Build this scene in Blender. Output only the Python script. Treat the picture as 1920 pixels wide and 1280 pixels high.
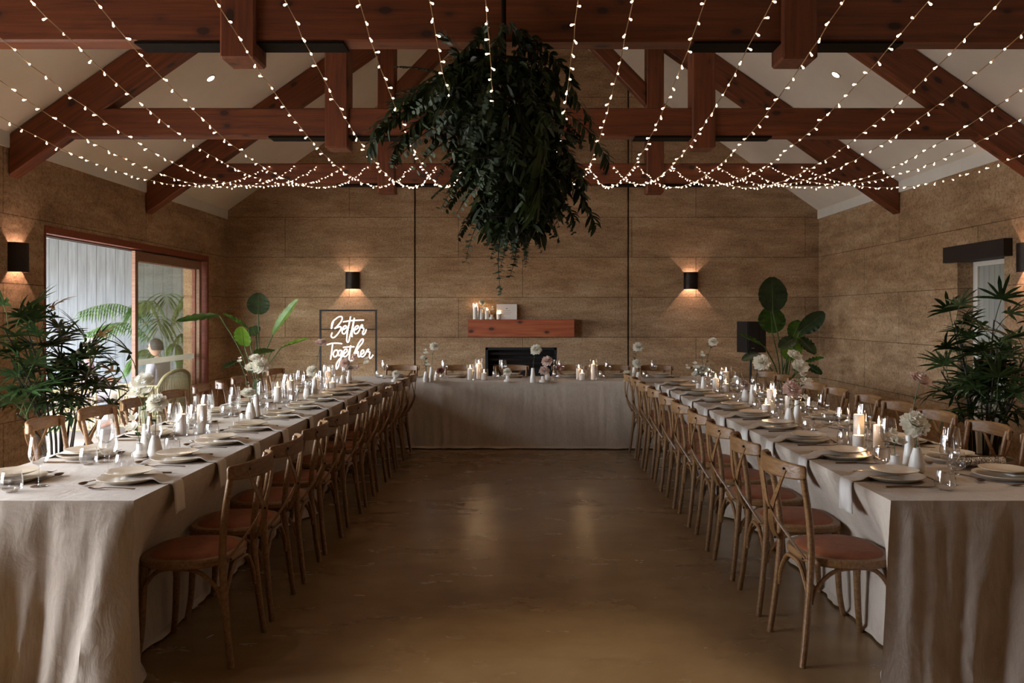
import bpy, math, random
from mathutils import Vector, Matrix, noise, Euler
R = math.radians
PI = math.pi
rnd = random.Random(7)
scene = bpy.context.scene
COL = scene.collection
for o in list(bpy.data.objects): bpy.data.objects.remove(o)

# ------------------------------------------------------------ camera
cam_d = bpy.data.cameras.new('camera'); cam = bpy.data.objects.new('camera', cam_d); COL.objects.link(cam)
cam.location = (0, 0, 1.52); cam.rotation_euler = (R(90), 0, 0)
cam_d.sensor_width = 36; cam_d.lens = 28.125
cam_d.shift_x = -20/1920; cam_d.shift_y = -48/1920
cam_d.clip_end = 200
scene.camera = cam
# ------------------------------------------------------------ world, exposure
vs = scene.view_settings
scene.display_settings.display_device = 'sRGB'
vs.view_transform = 'Standard'; vs.look = 'None'; vs.gamma = 1; vs.use_curve_mapping = False
vs.exposure = 1.42
w = bpy.data.worlds.new('sky'); scene.world = w; w.use_nodes = True
bg = w.node_tree.nodes['Background']; bg.inputs[0].default_value = (0.80, 0.88, 1.0, 1); bg.inputs[1].default_value = 12.0
wt = w.node_tree; tcw = wt.nodes.new('ShaderNodeTexCoord'); spw = wt.nodes.new('ShaderNodeSeparateXYZ'); rpw = wt.nodes.new('ShaderNodeValToRGB')
wt.links.new(tcw.outputs['Generated'], spw.inputs[0]); wt.links.new(spw.outputs[2], rpw.inputs[0]); wt.links.new(rpw.outputs[0], bg.inputs[0])
rpw.color_ramp.elements[0].position = .0; rpw.color_ramp.elements[0].color = (.16,.15,.13,1)      # ground below the horizon
rpw.color_ramp.elements[1].position = .015; rpw.color_ramp.elements[1].color = (.80,.88,1.0,1)    # overcast sky
try:
    scene.cycles.transparent_max_bounces = 32
    scene.cycles.max_bounces = 10
    scene.cycles.sample_clamp_indirect = 8
    scene.cycles.caustics_reflective = False; scene.cycles.caustics_refractive = False
except Exception: pass

def lamp(name, kind, loc, energy, color, rot=(0,0,0), **kw):
    d = bpy.data.lights.new(name, kind); d.energy = energy; d.color = color
    for k, v in kw.items(): setattr(d, k, v)
    o = bpy.data.objects.new(name, d); o.location = loc; o.rotation_euler = rot; COL.objects.link(o); return o
WARM = (1.0, 0.66, 0.38)
# portals: they only guide sampling of the sky light that enters the openings
for i, (y0, y1) in enumerate(((2.15, 5.85), (7.45, 11.25))):
    p = lamp('sky_portal', 'AREA', (-4.80, (y0+y1)/2, 1.2), 1, (1,1,1), (0, R(-90), 0), shape='RECTANGLE', size=2.3, size_y=y1-y0)
    p.data.cycles.is_portal = True
# recessed downlights of the room (the fittings are built below)
DOWN = [(-3.2, 8.2), (3.18, 8.12), (-3.2, 3.3), (3.2, 3.3), (-3.2, 10.75), (3.2, 10.75), (-3.2, 5.7), (3.2, 5.7), (0.12, 3.3)]

# ------------------------------------------------------------ helpers
def srgb(r, g, b, a=1):
    f = lambda c: (c/255/12.92) if c/255 <= 0.04045 else ((c/255+0.055)/1.055)**2.4
    return (f(r), f(g), f(b), a)

class MB:
    def __init__(s): s.v = []; s.f = []; s.m = []; s.cur = 0
    def add(s, vs, fs):
        o = len(s.v); s.v.extend([tuple(v) for v in vs])
        for f in fs: s.f.append(tuple(i+o for i in f)); s.m.append(s.cur)
        return s
    def box(s, x0, x1, y0, y1, z0, z1):
        vs = [(x0,y0,z0),(x1,y0,z0),(x1,y1,z0),(x0,y1,z0),(x0,y0,z1),(x1,y0,z1),(x1,y1,z1),(x0,y1,z1)]
        return s.add(vs, [(0,3,2,1),(4,5,6,7),(0,1,5,4),(1,2,6,5),(2,3,7,6),(3,0,4,7)])
    def prism(s, poly, axis, a, b):
        # poly: list of 2d points, extruded on axis from a to b
        n = len(poly)
        def P(p, t):
            return {'x': (t, p[0], p[1]), 'y': (p[0], t, p[1]), 'z': (p[0], p[1], t)}[axis]
        vs = [P(p, a) for p in poly] + [P(p, b) for p in poly]
        fs = [tuple(range(n-1, -1, -1)), tuple(range(n, 2*n))]
        fs += [(i, (i+1) % n, n+(i+1) % n, n+i) for i in range(n)]
        return s.add(vs, fs)
    def tube(s, pts, rad, n=8, cap=True):
        pts = [Vector(p) for p in pts]
        if not hasattr(rad, '__len__'): rad = [rad]*len(pts)
        up = None; rings = []
        for i, p in enumerate(pts):
            if i == 0: t = pts[1]-pts[0]
            elif i == len(pts)-1: t = pts[-1]-pts[-2]
            else: t = (pts[i+1]-pts[i]).normalized()+(pts[i]-pts[i-1]).normalized()
            if t.length < 1e-9: t = Vector((0,0,1))
            t.normalize()
            if up is None:
                up = Vector((0,0,1)) if abs(t.z) < .9 else Vector((0,1,0))
            a = t.cross(up)
            if a.length < 1e-6: a = t.cross(Vector((1,0,0)))
            a.normalize(); b = t.cross(a).normalized(); up = -b if False else a.cross(t)
            rings.append([p + (a*math.cos(2*PI*k/n)+b*math.sin(2*PI*k/n))*rad[i] for k in range(n)])
        vs = [v for r in rings for v in r]; fs = []
        for i in range(len(rings)-1):
            for k in range(n):
                k2 = (k+1) % n
                fs.append((i*n+k, i*n+k2, (i+1)*n+k2, (i+1)*n+k))
        if cap: fs.append(tuple(range(n-1,-1,-1))); fs.append(tuple((len(rings)-1)*n+k for k in range(n)))
        return s.add(vs, fs)
    def strap(s, pts, side, w, t):
        # flat bar along pts: width w on 'side' vector, thickness t
        pts = [Vector(p) for p in pts]; vs = []; fs = []
        for i, p in enumerate(pts):
            tg = (pts[min(i+1, len(pts)-1)]-pts[max(i-1, 0)]).normalized()
            sd = side[i] if isinstance(side, list) else side
            sd = Vector(sd); sd = (sd - tg*sd.dot(tg)).normalized(); nn = tg.cross(sd)
            ww = w[i] if hasattr(w, '__len__') else w
            vs += [p+sd*ww/2+nn*t/2, p-sd*ww/2+nn*t/2, p-sd*ww/2-nn*t/2, p+sd*ww/2-nn*t/2]
        for i in range(len(pts)-1):
            for k in range(4):
                fs.append((i*4+k, i*4+(k+1) % 4, (i+1)*4+(k+1) % 4, (i+1)*4+k))
        L = (len(pts)-1)*4
        fs += [(3,2,1,0), (L, L+1, L+2, L+3)]
        return s.add(vs, fs)
    def lathe(s, prof, n=24, c=(0,0,0), half=False):
        vs = []; fs = []; m = len(prof)
        nn = n+1 if half else n
        for k in range(nn):
            a = (PI*k/n) if half else 2*PI*k/n
            for r, z in prof: vs.append((c[0]+r*math.cos(a), c[1]+r*math.sin(a), c[2]+z))
        for k in range(n):
            k2 = k+1 if half else (k+1) % n
            for j in range(m-1):
                if prof[j][0] < 1e-7 and prof[j+1][0] < 1e-7: continue
                fs.append((k*m+j, k2*m+j, k2*m+j+1, k*m+j+1))
        return s.add(vs, fs)
    def quadstrip(s, left, right, mid=None):
        rows = [left, mid, right] if mid else [left, right]
        n = len(left); vs = [p for r in rows for p in r]; fs = []
        for r in range(len(rows)-1):
            for i in range(n-1): fs.append((r*n+i, (r+1)*n+i, (r+1)*n+i+1, r*n+i+1))
        return s.add(vs, fs)
    def xf(s, M, src):
        o = len(s.v); s.v.extend([tuple(M @ Vector(v)) for v in src.v])
        for f, m in zip(src.f, src.m): s.f.append(tuple(i+o for i in f)); s.m.append(m+s.cur)
        return s
    def mesh(s, name, mat, smooth=True):
        me = bpy.data.meshes.new(name); me.from_pydata(s.v, [], s.f)
        mats = mat if isinstance(mat, (list, tuple)) else [mat]
        for m in mats: me.materials.append(m)
        if len(mats) > 1: me.polygons.foreach_set('material_index', s.m)
        if smooth:
            me.polygons.foreach_set('use_smooth', [True]*len(me.polygons))
            try: me.set_sharp_from_angle(angle=R(38))
            except Exception: pass
        me.update(); return me
    def build(s, name, mat, parent=None, smooth=True, loc=(0,0,0), rot=(0,0,0)):
        o = bpy.data.objects.new(name, s.mesh(name, mat, smooth)); COL.objects.link(o)
        o.location = loc; o.rotation_euler = rot
        if parent: o.parent = parent
        return o

def tag(o, label=None, cat=None, group=None, kind=None):
    if label: o['label'] = label
    if cat: o['category'] = cat
    if group: o['group'] = group
    if kind: o['kind'] = kind
    return o
def thing(name, label, cat, loc=(0,0,0), rz=0, group=None):
    o = bpy.data.objects.new(name, None); COL.objects.link(o); o.location = loc; o.rotation_euler = (0,0,rz)
    o.empty_display_size = .1
    return tag(o, label, cat, group)
def struct(o): o['kind'] = 'structure'; return o
def kids(root): return [c for c in COL.objects if c.parent is root]
def tree(root):      # snapshot of a thing: [(object, [(part, [sub-parts])])]
    allo = list(COL.objects); r = []
    for c in allo:
        if c.parent is root: r.append((c, [g for g in allo if g.parent is c]))
    return r
class Proto:
    """build one thing once, then hand it out again and again as copies"""
    def __init__(s, root): s.root = root; s.t = tree(root) if root.type == 'EMPTY' or any(True for c in COL.objects if c.parent is root) else []; s.used = False
    def put(s, loc, rz, label, group=None, scale=None, rot=None):
        if not s.used: r = s.root; s.used = True
        else:
            r = s.root.copy(); COL.objects.link(r)
            for c, gs in s.t:
                c2 = c.copy(); COL.objects.link(c2); c2.parent = r
                for g in gs:
                    g2 = g.copy(); COL.objects.link(g2); g2.parent = c2
        r.location = loc; r.rotation_euler = rot if rot else (0,0,rz)
        if scale: r.scale = (scale,)*3 if not hasattr(scale, '__len__') else scale
        else: r.scale = (1,1,1)
        r['label'] = label
        if group: r['group'] = group
        return r
def catmull(pts, n=6, closed=False):
    P = [Vector(p) for p in pts]; out = []
    N = len(P)
    rng = range(N) if closed else range(N-1)
    for i in rng:
        p0 = P[(i-1) % N] if closed or i > 0 else P[0]*2-P[1]
        p1 = P[i]; p2 = P[(i+1) % N]
        p3 = P[(i+2) % N] if closed or i+2 < N else P[-1]*2-P[-2]
        for k in range(n):
            t = k/n
            out.append(.5*((2*p1)+(-p0+p2)*t+(2*p0-5*p1+4*p2-p3)*t*t+(-p0+3*p1-3*p2+p3)*t**3))
    if not closed: out.append(P[-1])
    return out
ORD = ['nearest','second','third','fourth','fifth','sixth','seventh','eighth','ninth','tenth','eleventh','twelfth','thirteenth']

# ------------------------------------------------------------ materials
def newmat(name):
    m = bpy.data.materials.new(name); m.use_nodes = True
    nt = m.node_tree; b = nt.nodes['Principled BSDF']; return m, nt, b
def N(nt, typ, **kw):
    n = nt.nodes.new(typ)
    for k, v in kw.items():
        if k in n.inputs.keys(): n.inputs[k].default_value = v
        else: setattr(n, k, v)
    return n
def ramp(nt, fac, stops):
    r = nt.nodes.new('ShaderNodeValToRGB')
    while len(r.color_ramp.elements) < len(stops): r.color_ramp.elements.new(.5)
    for e, (p, c) in zip(r.color_ramp.elements, stops): e.position = p; e.color = c
    nt.links.new(fac, r.inputs[0]); return r.outputs[0]
def coords(nt, scale=(1,1,1), rot=(0,0,0), loc=(0,0,0)):
    tc = nt.nodes.new('ShaderNodeTexCoord'); mp = nt.nodes.new('ShaderNodeMapping')
    mp.inputs['Scale'].default_value = scale; mp.inputs['Rotation'].default_value = rot; mp.inputs['Location'].default_value = loc
    nt.links.new(tc.outputs['Object'], mp.inputs[0]); return mp.outputs[0]
def nz(nt, vec, scale, detail=4, rough=.6, dist=0):
    n = nt.nodes.new('ShaderNodeTexNoise'); n.inputs['Scale'].default_value = scale; n.inputs['Detail'].default_value = detail
    n.inputs['Roughness'].default_value = rough; n.inputs['Distortion'].default_value = dist
    nt.links.new(vec, n.inputs['Vector']); return n.outputs['Fac']
def mixc(nt, fac, a, b, typ='MIX'):
    n = nt.nodes.new('ShaderNodeMix'); n.data_type = 'RGBA'; n.blend_type = typ
    for s, v in ((n.inputs[0], fac), (n.inputs[6], a), (n.inputs[7], b)):
        if hasattr(v, 'node'): nt.links.new(v, s)
        else: s.default_value = v
    return n.outputs[2]
def mth(nt, op, a, b=0, c=0):
    n = nt.nodes.new('ShaderNodeMath'); n.operation = op
    for s, v in zip(n.inputs, (a, b, c)):
        if hasattr(v, 'node'): nt.links.new(v, s)
        else: s.default_value = v
    return n.outputs[0]
def bump(nt, b, h, strength, dist=.01):
    n = nt.nodes.new('ShaderNodeBump'); n.inputs['Strength'].default_value = strength; n.inputs['Distance'].default_value = dist
    nt.links.new(h, n.inputs['Height']); nt.links.new(n.outputs[0], b.inputs['Normal'])
def simple(name, col, rough=.5, metal=0, var=.12, scale=30, bmp=0, spec=.5, sss=0, stretch=(1,1,1)):
    m, nt, b = newmat(name)
    v = coords(nt, stretch); f = nz(nt, v, scale, 4)
    dark = tuple(c*(1-var) for c in col[:3])+(1,); light = tuple(min(1, c*(1+var)) for c in col[:3])+(1,)
    nt.links.new(ramp(nt, f, [(.3, dark), (.7, light)]), b.inputs['Base Color'])
    b.inputs['Roughness'].default_value = rough; b.inputs['Metallic'].default_value = metal
    b.inputs['Specular IOR Level'].default_value = spec
    if sss: b.inputs['Subsurface Weight'].default_value = sss; b.inputs['Subsurface Radius'].default_value = (.03,.015,.008); b.inputs['Subsurface Scale'].default_value = 1
    if bmp: bump(nt, b, f, bmp, .004)
    return m
def emit(name, col, strength, base=None):
    m, nt, b = newmat(name)
    v = coords(nt); f = nz(nt, v, 5, 1)
    b.inputs['Base Color'].default_value = base or (.8,.8,.8,1)
    nt.links.new(ramp(nt, f, [(0, col), (1, col)]), b.inputs['Emission Color'])
    b.inputs['Emission Strength'].default_value = strength; return m
def leafmat(name, c1, c2, rough=.45, trans=.25):
    m, nt, b = newmat(name)
    v = coords(nt); f = nz(nt, v, 9, 3)
    col = ramp(nt, f, [(.3, c1), (.7, c2)])
    nt.links.new(col, b.inputs['Base Color']); b.inputs['Roughness'].default_value = rough
    t = nt.nodes.new('ShaderNodeBsdfTranslucent'); nt.links.new(col, t.inputs[0])
    mx = nt.nodes.new('ShaderNodeMixShader'); mx.inputs[0].default_value = trans
    out = nt.nodes['Material Output']
    nt.links.new(b.outputs[0], mx.inputs[1]); nt.links.new(t.outputs[0], mx.inputs[2]); nt.links.new(mx.outputs[0], out.inputs[0])
    return m

def rammed(name, side):
    m, nt, b = newmat(name)
    tc = nt.nodes.new('ShaderNodeTexCoord'); sp = nt.nodes.new('ShaderNodeSeparateXYZ'); nt.links.new(tc.outputs['Object'], sp.inputs[0])
    cb = nt.nodes.new('ShaderNodeCombineXYZ')
    nt.links.new(sp.outputs[1 if side else 0], cb.inputs[0]); nt.links.new(sp.outputs[2], cb.inputs[1])
    br = N(nt, 'ShaderNodeTexBrick'); br.offset = .37; br.squash = 1
    nt.links.new(cb.outputs[0], br.inputs['Vector'])
    br.inputs['Scale'].default_value = 1; br.inputs['Mortar Size'].default_value = .0045; br.inputs['Mortar Smooth'].default_value = .3
    br.inputs['Brick Width'].default_value = 2.6; br.inputs['Row Height'].default_value = .6
    br.inputs['Color1'].default_value = (1,1,1,1); br.inputs['Color2'].default_value = (.84,.84,.84,1); br.inputs['Mortar'].default_value = (.42,.40,.38,1)
    lay = coords(nt, (.9, .9, 3.0)); f1 = nz(nt, lay, 1.6, 9, .78, .2)
    fine = coords(nt); f2 = nz(nt, fine, 42, 6, .85)
    f3 = nz(nt, coords(nt, (1,1,1.6)), 1.7, 4, .6)
    c = ramp(nt, f1, [(.34, srgb(142,106,76)), (.5, srgb(184,148,112)), (.66, srgb(212,182,148))])
    f4 = nz(nt, coords(nt, (.5, .5, 9)), 1.4, 6, .7, .3)
    c = mixc(nt, 1, c, ramp(nt, f4, [(.36, (.86,.84,.81,1)), (.5, (1,1,1,1)), (.64, (1.08,1.08,1.08,1))]), 'MULTIPLY')
    c = mixc(nt, mth(nt, 'MULTIPLY', f3, .45), c, srgb(206,178,146))
    c = mixc(nt, 1, c, ramp(nt, f2, [(.36, (.40,.36,.32,1)), (.47, (.86,.86,.86,1)), (.62, (1.15,1.15,1.15,1))]), 'MULTIPLY')
    c = mixc(nt, 1, c, br.outputs['Color'], 'MULTIPLY')
    nt.links.new(c, b.inputs['Base Color']); b.inputs['Roughness'].default_value = .93; b.inputs['Specular IOR Level'].default_value = .15
    h = mth(nt, 'ADD', mth(nt, 'MULTIPLY', f2, .5), mth(nt, 'MULTIPLY', f1, .9))
    h = mth(nt, 'SUBTRACT', h, mth(nt, 'MULTIPLY', br.outputs['Fac'], .8))
    bump(nt, b, h, .8, .02); return m
def timber(name, c1, c2, c3, knots=True, gscale=1.0, rough=.55):
    m, nt, b = newmat(name)
    inf = nt.nodes.new('ShaderNodeObjectInfo')
    tc = nt.nodes.new('ShaderNodeTexCoord'); ad = nt.nodes.new('ShaderNodeVectorMath'); ad.operation = 'ADD'
    sc = nt.nodes.new('ShaderNodeVectorMath'); sc.operation = 'SCALE'; sc.inputs[0].default_value = (7.3, 3.1, 5.7)
    nt.links.new(inf.outputs['Random'], sc.inputs['Scale'])
    nt.links.new(tc.outputs['Object'], ad.inputs[0]); nt.links.new(sc.outputs[0], ad.inputs[1])
    def mp(s):
        q = nt.nodes.new('ShaderNodeMapping'); q.inputs['Scale'].default_value = s; nt.links.new(ad.outputs[0], q.inputs[0]); return q.outputs[0]
    g = nz(nt, mp((1.1*gscale, 22*gscale, 22*gscale)), 1.5, 6, .62, .5)
    big = nz(nt, mp((.5, 1.5, 3)), 1.2, 3)
    c = ramp(nt, g, [(.25, c1), (.5, c2), (.78, c3)])
    c = mixc(nt, mth(nt, 'MULTIPLY', big, .5), c, c1)
    h = g
    if knots:
        vo = nt.nodes.new('ShaderNodeTexVoronoi'); vo.inputs['Scale'].default_value = 4.2
        nt.links.new(mp((1.0, 1.7, 1.7)), vo.inputs['Vector'])
        dist = mth(nt, 'ADD', vo.outputs['Distance'], mth(nt, 'MULTIPLY', g, .06))
        k = ramp(nt, dist, [(.16, (1,1,1,1)), (.22, (.3,.3,.3,1)), (.36, (0,0,0,1))])
        c = mixc(nt, mth(nt, 'MULTIPLY', k, .88), c, srgb(38,16,10))
    nt.links.new(c, b.inputs['Base Color']); b.inputs['Roughness'].default_value = rough
    bump(nt, b, h, .25, .006); return m

M = {}
M['earth_x'] = rammed('rammed_earth_gable', False)
M['earth_y'] = rammed('rammed_earth_side', True)
M['timber'] = timber('red_cypress_beam', srgb(74,35,16), srgb(120,61,29), srgb(150,84,44))
M['jamb'] = timber('red_door_timber', srgb(96,42,24), srgb(140,68,40), srgb(160,86,54), False, 1.4)
M['jamb_pale'] = timber('pale_door_timber', srgb(120,84,62), srgb(152,112,86), srgb(170,134,108), False, 1.4)
M['mantel'] = timber('mantel_timber', srgb(138,62,34), srgb(176,92,54), srgb(196,118,74), True, 1.0)
M['lintel'] = timber('charred_lintel', srgb(24,15,12), srgb(36,24,19), srgb(48,33,26), False)
M['chair'] = timber('oak_chair_wood', srgb(92,62,36), srgb(134,96,58), srgb(164,126,82), False, 2.5, .36)
def rattan():
    m, nt, b = newmat('woven_rattan')
    v = coords(nt); wv = nt.nodes.new('ShaderNodeTexWave'); wv.inputs['Scale'].default_value = 60; wv.inputs['Distortion'].default_value = 1.5; nt.links.new(v, wv.inputs[0])
    w2 = nt.nodes.new('ShaderNodeTexWave'); w2.bands_direction = 'Y'; w2.inputs['Scale'].default_value = 60; w2.inputs['Distortion'].default_value = 1.5; nt.links.new(v, w2.inputs[0])
    f = mth(nt, 'MULTIPLY', wv.outputs['Fac'], w2.outputs['Fac'])
    n2 = nz(nt, v, 14, 4)
    c = ramp(nt, mth(nt, 'ADD', mth(nt, 'MULTIPLY', f, .5), mth(nt, 'MULTIPLY', n2, .6)), [(.25, srgb(108,56,30)), (.75, srgb(172,98,58))])
    nt.links.new(c, b.inputs['Base Color']); b.inputs['Roughness'].default_value = .6; bump(nt, b, f, .4, .003); return m
M['rattan'] = rattan()
M['ceiling'] = simple('white_ceiling_paint', srgb(236,228,216), .7, var=.03, scale=3)
M['cornice'] = simple('white_cornice_paint', srgb(226,222,214), .6, var=.03, scale=5)
def floor_mat():
    m, nt, b = newmat('polished_concrete')
    v = coords(nt, (1, 1.5, 1)); f = nz(nt, v, .9, 6, .62, .35); f2 = nz(nt, coords(nt, (1,2.2,1), loc=(3,1,0)), 1.8, 5, .6, .2); f3 = nz(nt, coords(nt), 90, 2)
    c = ramp(nt, f, [(.26, srgb(114,88,58)), (.5, srgb(144,116,80)), (.76, srgb(164,138,100))])
    c = mixc(nt, mth(nt, 'MULTIPLY', f2, .55), c, srgb(112,80,50))
    vo = nt.nodes.new('ShaderNodeTexVoronoi'); vo.inputs['Scale'].default_value = 1.3; nt.links.new(coords(nt, (1,1.9,1)), vo.inputs['Vector'])
    k = ramp(nt, mth(nt, 'ADD', vo.outputs['Distance'], mth(nt, 'MULTIPLY', f2, .12)), [(.06, (1,1,1,1)), (.16, (0,0,0,1))])
    c = mixc(nt, mth(nt, 'MULTIPLY', k, .32), c, srgb(92,66,44))
    nt.links.new(c, b.inputs['Base Color'])
    nt.links.new(ramp(nt, f2, [(.1, (.20,.20,.20,1)), (.9, (.32,.32,.32,1))]), b.inputs['Roughness'])
    b.inputs['Specular IOR Level'].default_value = .55
    bump(nt, b, mth(nt, 'ADD', f2, mth(nt, 'MULTIPLY', f3, .03)), .04, .02); return m
M['floor'] = floor_mat()
def linen(name, c1, c2, crumple=.5):
    m, nt, b = newmat(name)
    n1 = nz(nt, coords(nt, (1,1,.7)), 9, 5, .55, .8); n2 = nz(nt, coords(nt), 320, 2); n3 = nz(nt, coords(nt, (2,2,.5)), 3, 4, .6, .6)
    w1 = nz(nt, coords(nt, (240, 12, 12)), 1, 2); w2 = nz(nt, coords(nt, (12, 240, 12)), 1, 2)
    wv = mth(nt, 'ADD', w1, w2)
    c = ramp(nt, mth(nt, 'ADD', mth(nt, 'MULTIPLY', wv, .35), mth(nt, 'MULTIPLY', n2, .3)), [(.3, c1), (.75, c2)])
    nt.links.new(c, b.inputs['Base Color']); b.inputs['Roughness'].default_value = .95; b.inputs['Specular IOR Level'].default_value = .1
    b.inputs['Sheen Weight'].default_value = .15
    h = mth(nt, 'ADD', mth(nt, 'MULTIPLY', n1, 1.0), mth(nt, 'MULTIPLY', n3, .7))
    bump(nt, b, mth(nt, 'ADD', h, mth(nt, 'MULTIPLY', wv, .02)), crumple, .03); return m
M['linen'] = linen('oatmeal_linen', srgb(172,156,140), srgb(206,192,176), .2)
M['napkin'] = linen('white_linen', srgb(206,198,190), srgb(228,220,212), .12)
M['plate'] = simple('cream_stoneware', srgb(216,202,182), .28, var=.06, scale=18, bmp=.05)
M['plate2'] = simple('sand_stoneware', srgb(222,204,180), .26, var=.06, scale=18, bmp=.05)
M['bronze'] = simple('bronze_cutlery', srgb(120,92,66), .28, metal=1, var=.15)
M['ceramic'] = simple('matt_white_ceramic', srgb(228,220,210), .42, var=.03, scale=20, bmp=.04)
M['wax'] = simple('ivory_wax', srgb(250,238,226), .5, var=.02, scale=10)
M['wick'] = simple('wick', srgb(30,22,18), .9)
M['flame'] = emit('flame', (1.0, .60, .28, 1), 50)
M['bulb'] = emit('warm_bulb_tip', (1.0, .74, .50, 1), 6)
M['bulb_body'] = emit('warm_bulb_body', (1.0, .68, .42, 1), .8)
M['wire'] = simple('string_light_wire', srgb(156,126,88), .5)
M['neon'] = emit('white_neon', (1.0, .93, .88, 1), .5)
M['downlight'] = emit('downlight_lens', (1.0, .86, .70, 1), 14)
M['black'] = simple('black_metal', srgb(24,20,18), .45, var=.2)
M['blackplastic'] = simple('black_plastic', srgb(20,18,18), .5, var=.2)
M['iron'] = simple('aged_iron', srgb(46,36,30), .5, metal=.6, var=.3, scale=16)
M['steel'] = simple('dark_steel', srgb(22,15,12), .7, metal=0, var=.2, spec=.1)
M['grey_steel'] = simple('grey_conduit', srgb(120,104,92), .4, metal=.5, var=.1)
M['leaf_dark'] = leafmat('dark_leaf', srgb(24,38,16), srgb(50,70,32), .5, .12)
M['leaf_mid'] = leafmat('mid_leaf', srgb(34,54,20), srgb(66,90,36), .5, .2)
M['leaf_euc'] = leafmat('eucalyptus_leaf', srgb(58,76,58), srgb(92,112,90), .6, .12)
M['palm'] = leafmat('rhapis_leaf', srgb(26,40,20), srgb(54,76,36), .36, .12)
M['palm_dry'] = leafmat('dry_leaf_tip', srgb(120,98,62), srgb(164,130,88), .6, .2)
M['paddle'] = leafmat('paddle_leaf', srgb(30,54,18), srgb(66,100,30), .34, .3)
M['paddle_lit'] = leafmat('lit_paddle_leaf', srgb(84,120,34), srgb(124,156,54), .34, .4)  # brighter copy of the paddle leaf, light painted into its colour
M['kentia'] = leafmat('kentia_leaf', srgb(46,76,30), srgb(92,124,56), .45, .3)
M['stem'] = simple('green_stem', srgb(72,88,44), .55, var=.2)
M['cane'] = simple('dark_cane', srgb(48,38,26), .7, var=.3)
M['petal'] = leafmat('white_petal', srgb(240,236,222), srgb(250,246,236), .6, .42)
M['petal_pink'] = leafmat('blush_petal', srgb(230,204,192), srgb(244,224,214), .6, .3)
M['petal_deep'] = leafmat('dusty_rose_petal', srgb(150,96,84), srgb(186,132,116), .6, .25)
M['pot_white'] = simple('cream_pot', srgb(186,168,146), .6, var=.08, scale=8)
M['pot_dark'] = simple('dark_pot', srgb(48,34,26), .6, var=.15)
M['soil'] = simple('soil', srgb(40,28,20), .95, var=.4, scale=60, bmp=.5)
M['wicker'] = simple('pale_wicker', srgb(176,160,122), .55, var=.2, scale=40)
M['cushion'] = simple('pale_cushion', srgb(214,208,214), .9, var=.05)
M['skin'] = simple('skin', srgb(206,158,136), .55, var=.05, sss=.2)
M['hair_dark'] = simple('dark_hair', srgb(38,28,24), .6, var=.3, scale=60)
M['hair_grey'] = simple('silver_hair', srgb(204,196,192), .7, var=.2, scale=60)
M['shirt'] = simple('pale_lilac_shirt', srgb(206,198,216), .9, var=.05)
M['blouse'] = simple('pink_grey_blouse', srgb(178,150,160), .9, var=.2, scale=25)
M['trousers'] = simple('stone_trousers', srgb(170,160,146), .9, var=.06)
M['dress'] = simple('white_skirt', srgb(222,216,226), .9, var=.04)
M['paving'] = simple('pale_paving', srgb(170,160,150), .8, var=.1, scale=4)
M['fireback'] = simple('black_firebox', srgb(12,10,9), .6, var=.4, scale=8)
M['louvre'] = simple('firebox_bar', srgb(38,30,25), .4, metal=.5, var=.3)
M['card'] = simple('white_card', srgb(226,216,206), .7, var=.02)
M['ink'] = simple('grey_ink', srgb(120,110,104), .8)
M['frost'] = leafmat('frosted_band', srgb(220,214,204), srgb(224,218,208), .9, .5)
M['hull'] = simple('speaker_grille', srgb(26,24,24), .55, var=.3, scale=140, bmp=.3)
M['lightgrey'] = simple('pale_grey_marking', srgb(176,170,166), .5)
def boards(name, c1, c2, width, axis):
    m, nt, b = newmat(name)
    tc = nt.nodes.new('ShaderNodeTexCoord'); sp = nt.nodes.new('ShaderNodeSeparateXYZ'); nt.links.new(tc.outputs['Object'], sp.inputs[0])
    u = mth(nt, 'DIVIDE', sp.outputs[axis], width); fr = mth(nt, 'FRACT', u); fl = mth(nt, 'FLOOR', u)
    gap = mth(nt, 'LESS_THAN', fr, .045)
    wn = nt.nodes.new('ShaderNodeTexWhiteNoise'); wn.noise_dimensions = '1D'; nt.links.new(fl, wn.inputs['W'])
    g = nz(nt, coords(nt, (9,9,.8)), 2, 5)
    c = ramp(nt, g, [(.3, c1), (.7, c2)])
    c = mixc(nt, mth(nt, 'MULTIPLY', wn.outputs['Value'], .35), c, tuple(x*.72 for x in c1[:3])+(1,))
    c = mixc(nt, gap, c, tuple(x*.25 for x in c1[:3])+(1,))
    nt.links.new(c, b.inputs['Base Color']); b.inputs['Roughness'].default_value = .8
    bump(nt, b, mth(nt, 'SUBTRACT', g, mth(nt, 'MULTIPLY', gap, 2)), .3, .01); return m
M['boards'] = boards('grey_weatherboards', srgb(88,92,92), srgb(116,120,124), .154, 0)
M['doorboards'] = boards('grey_door_boards', srgb(158,158,150), srgb(176,176,168), .09, 1)
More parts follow.
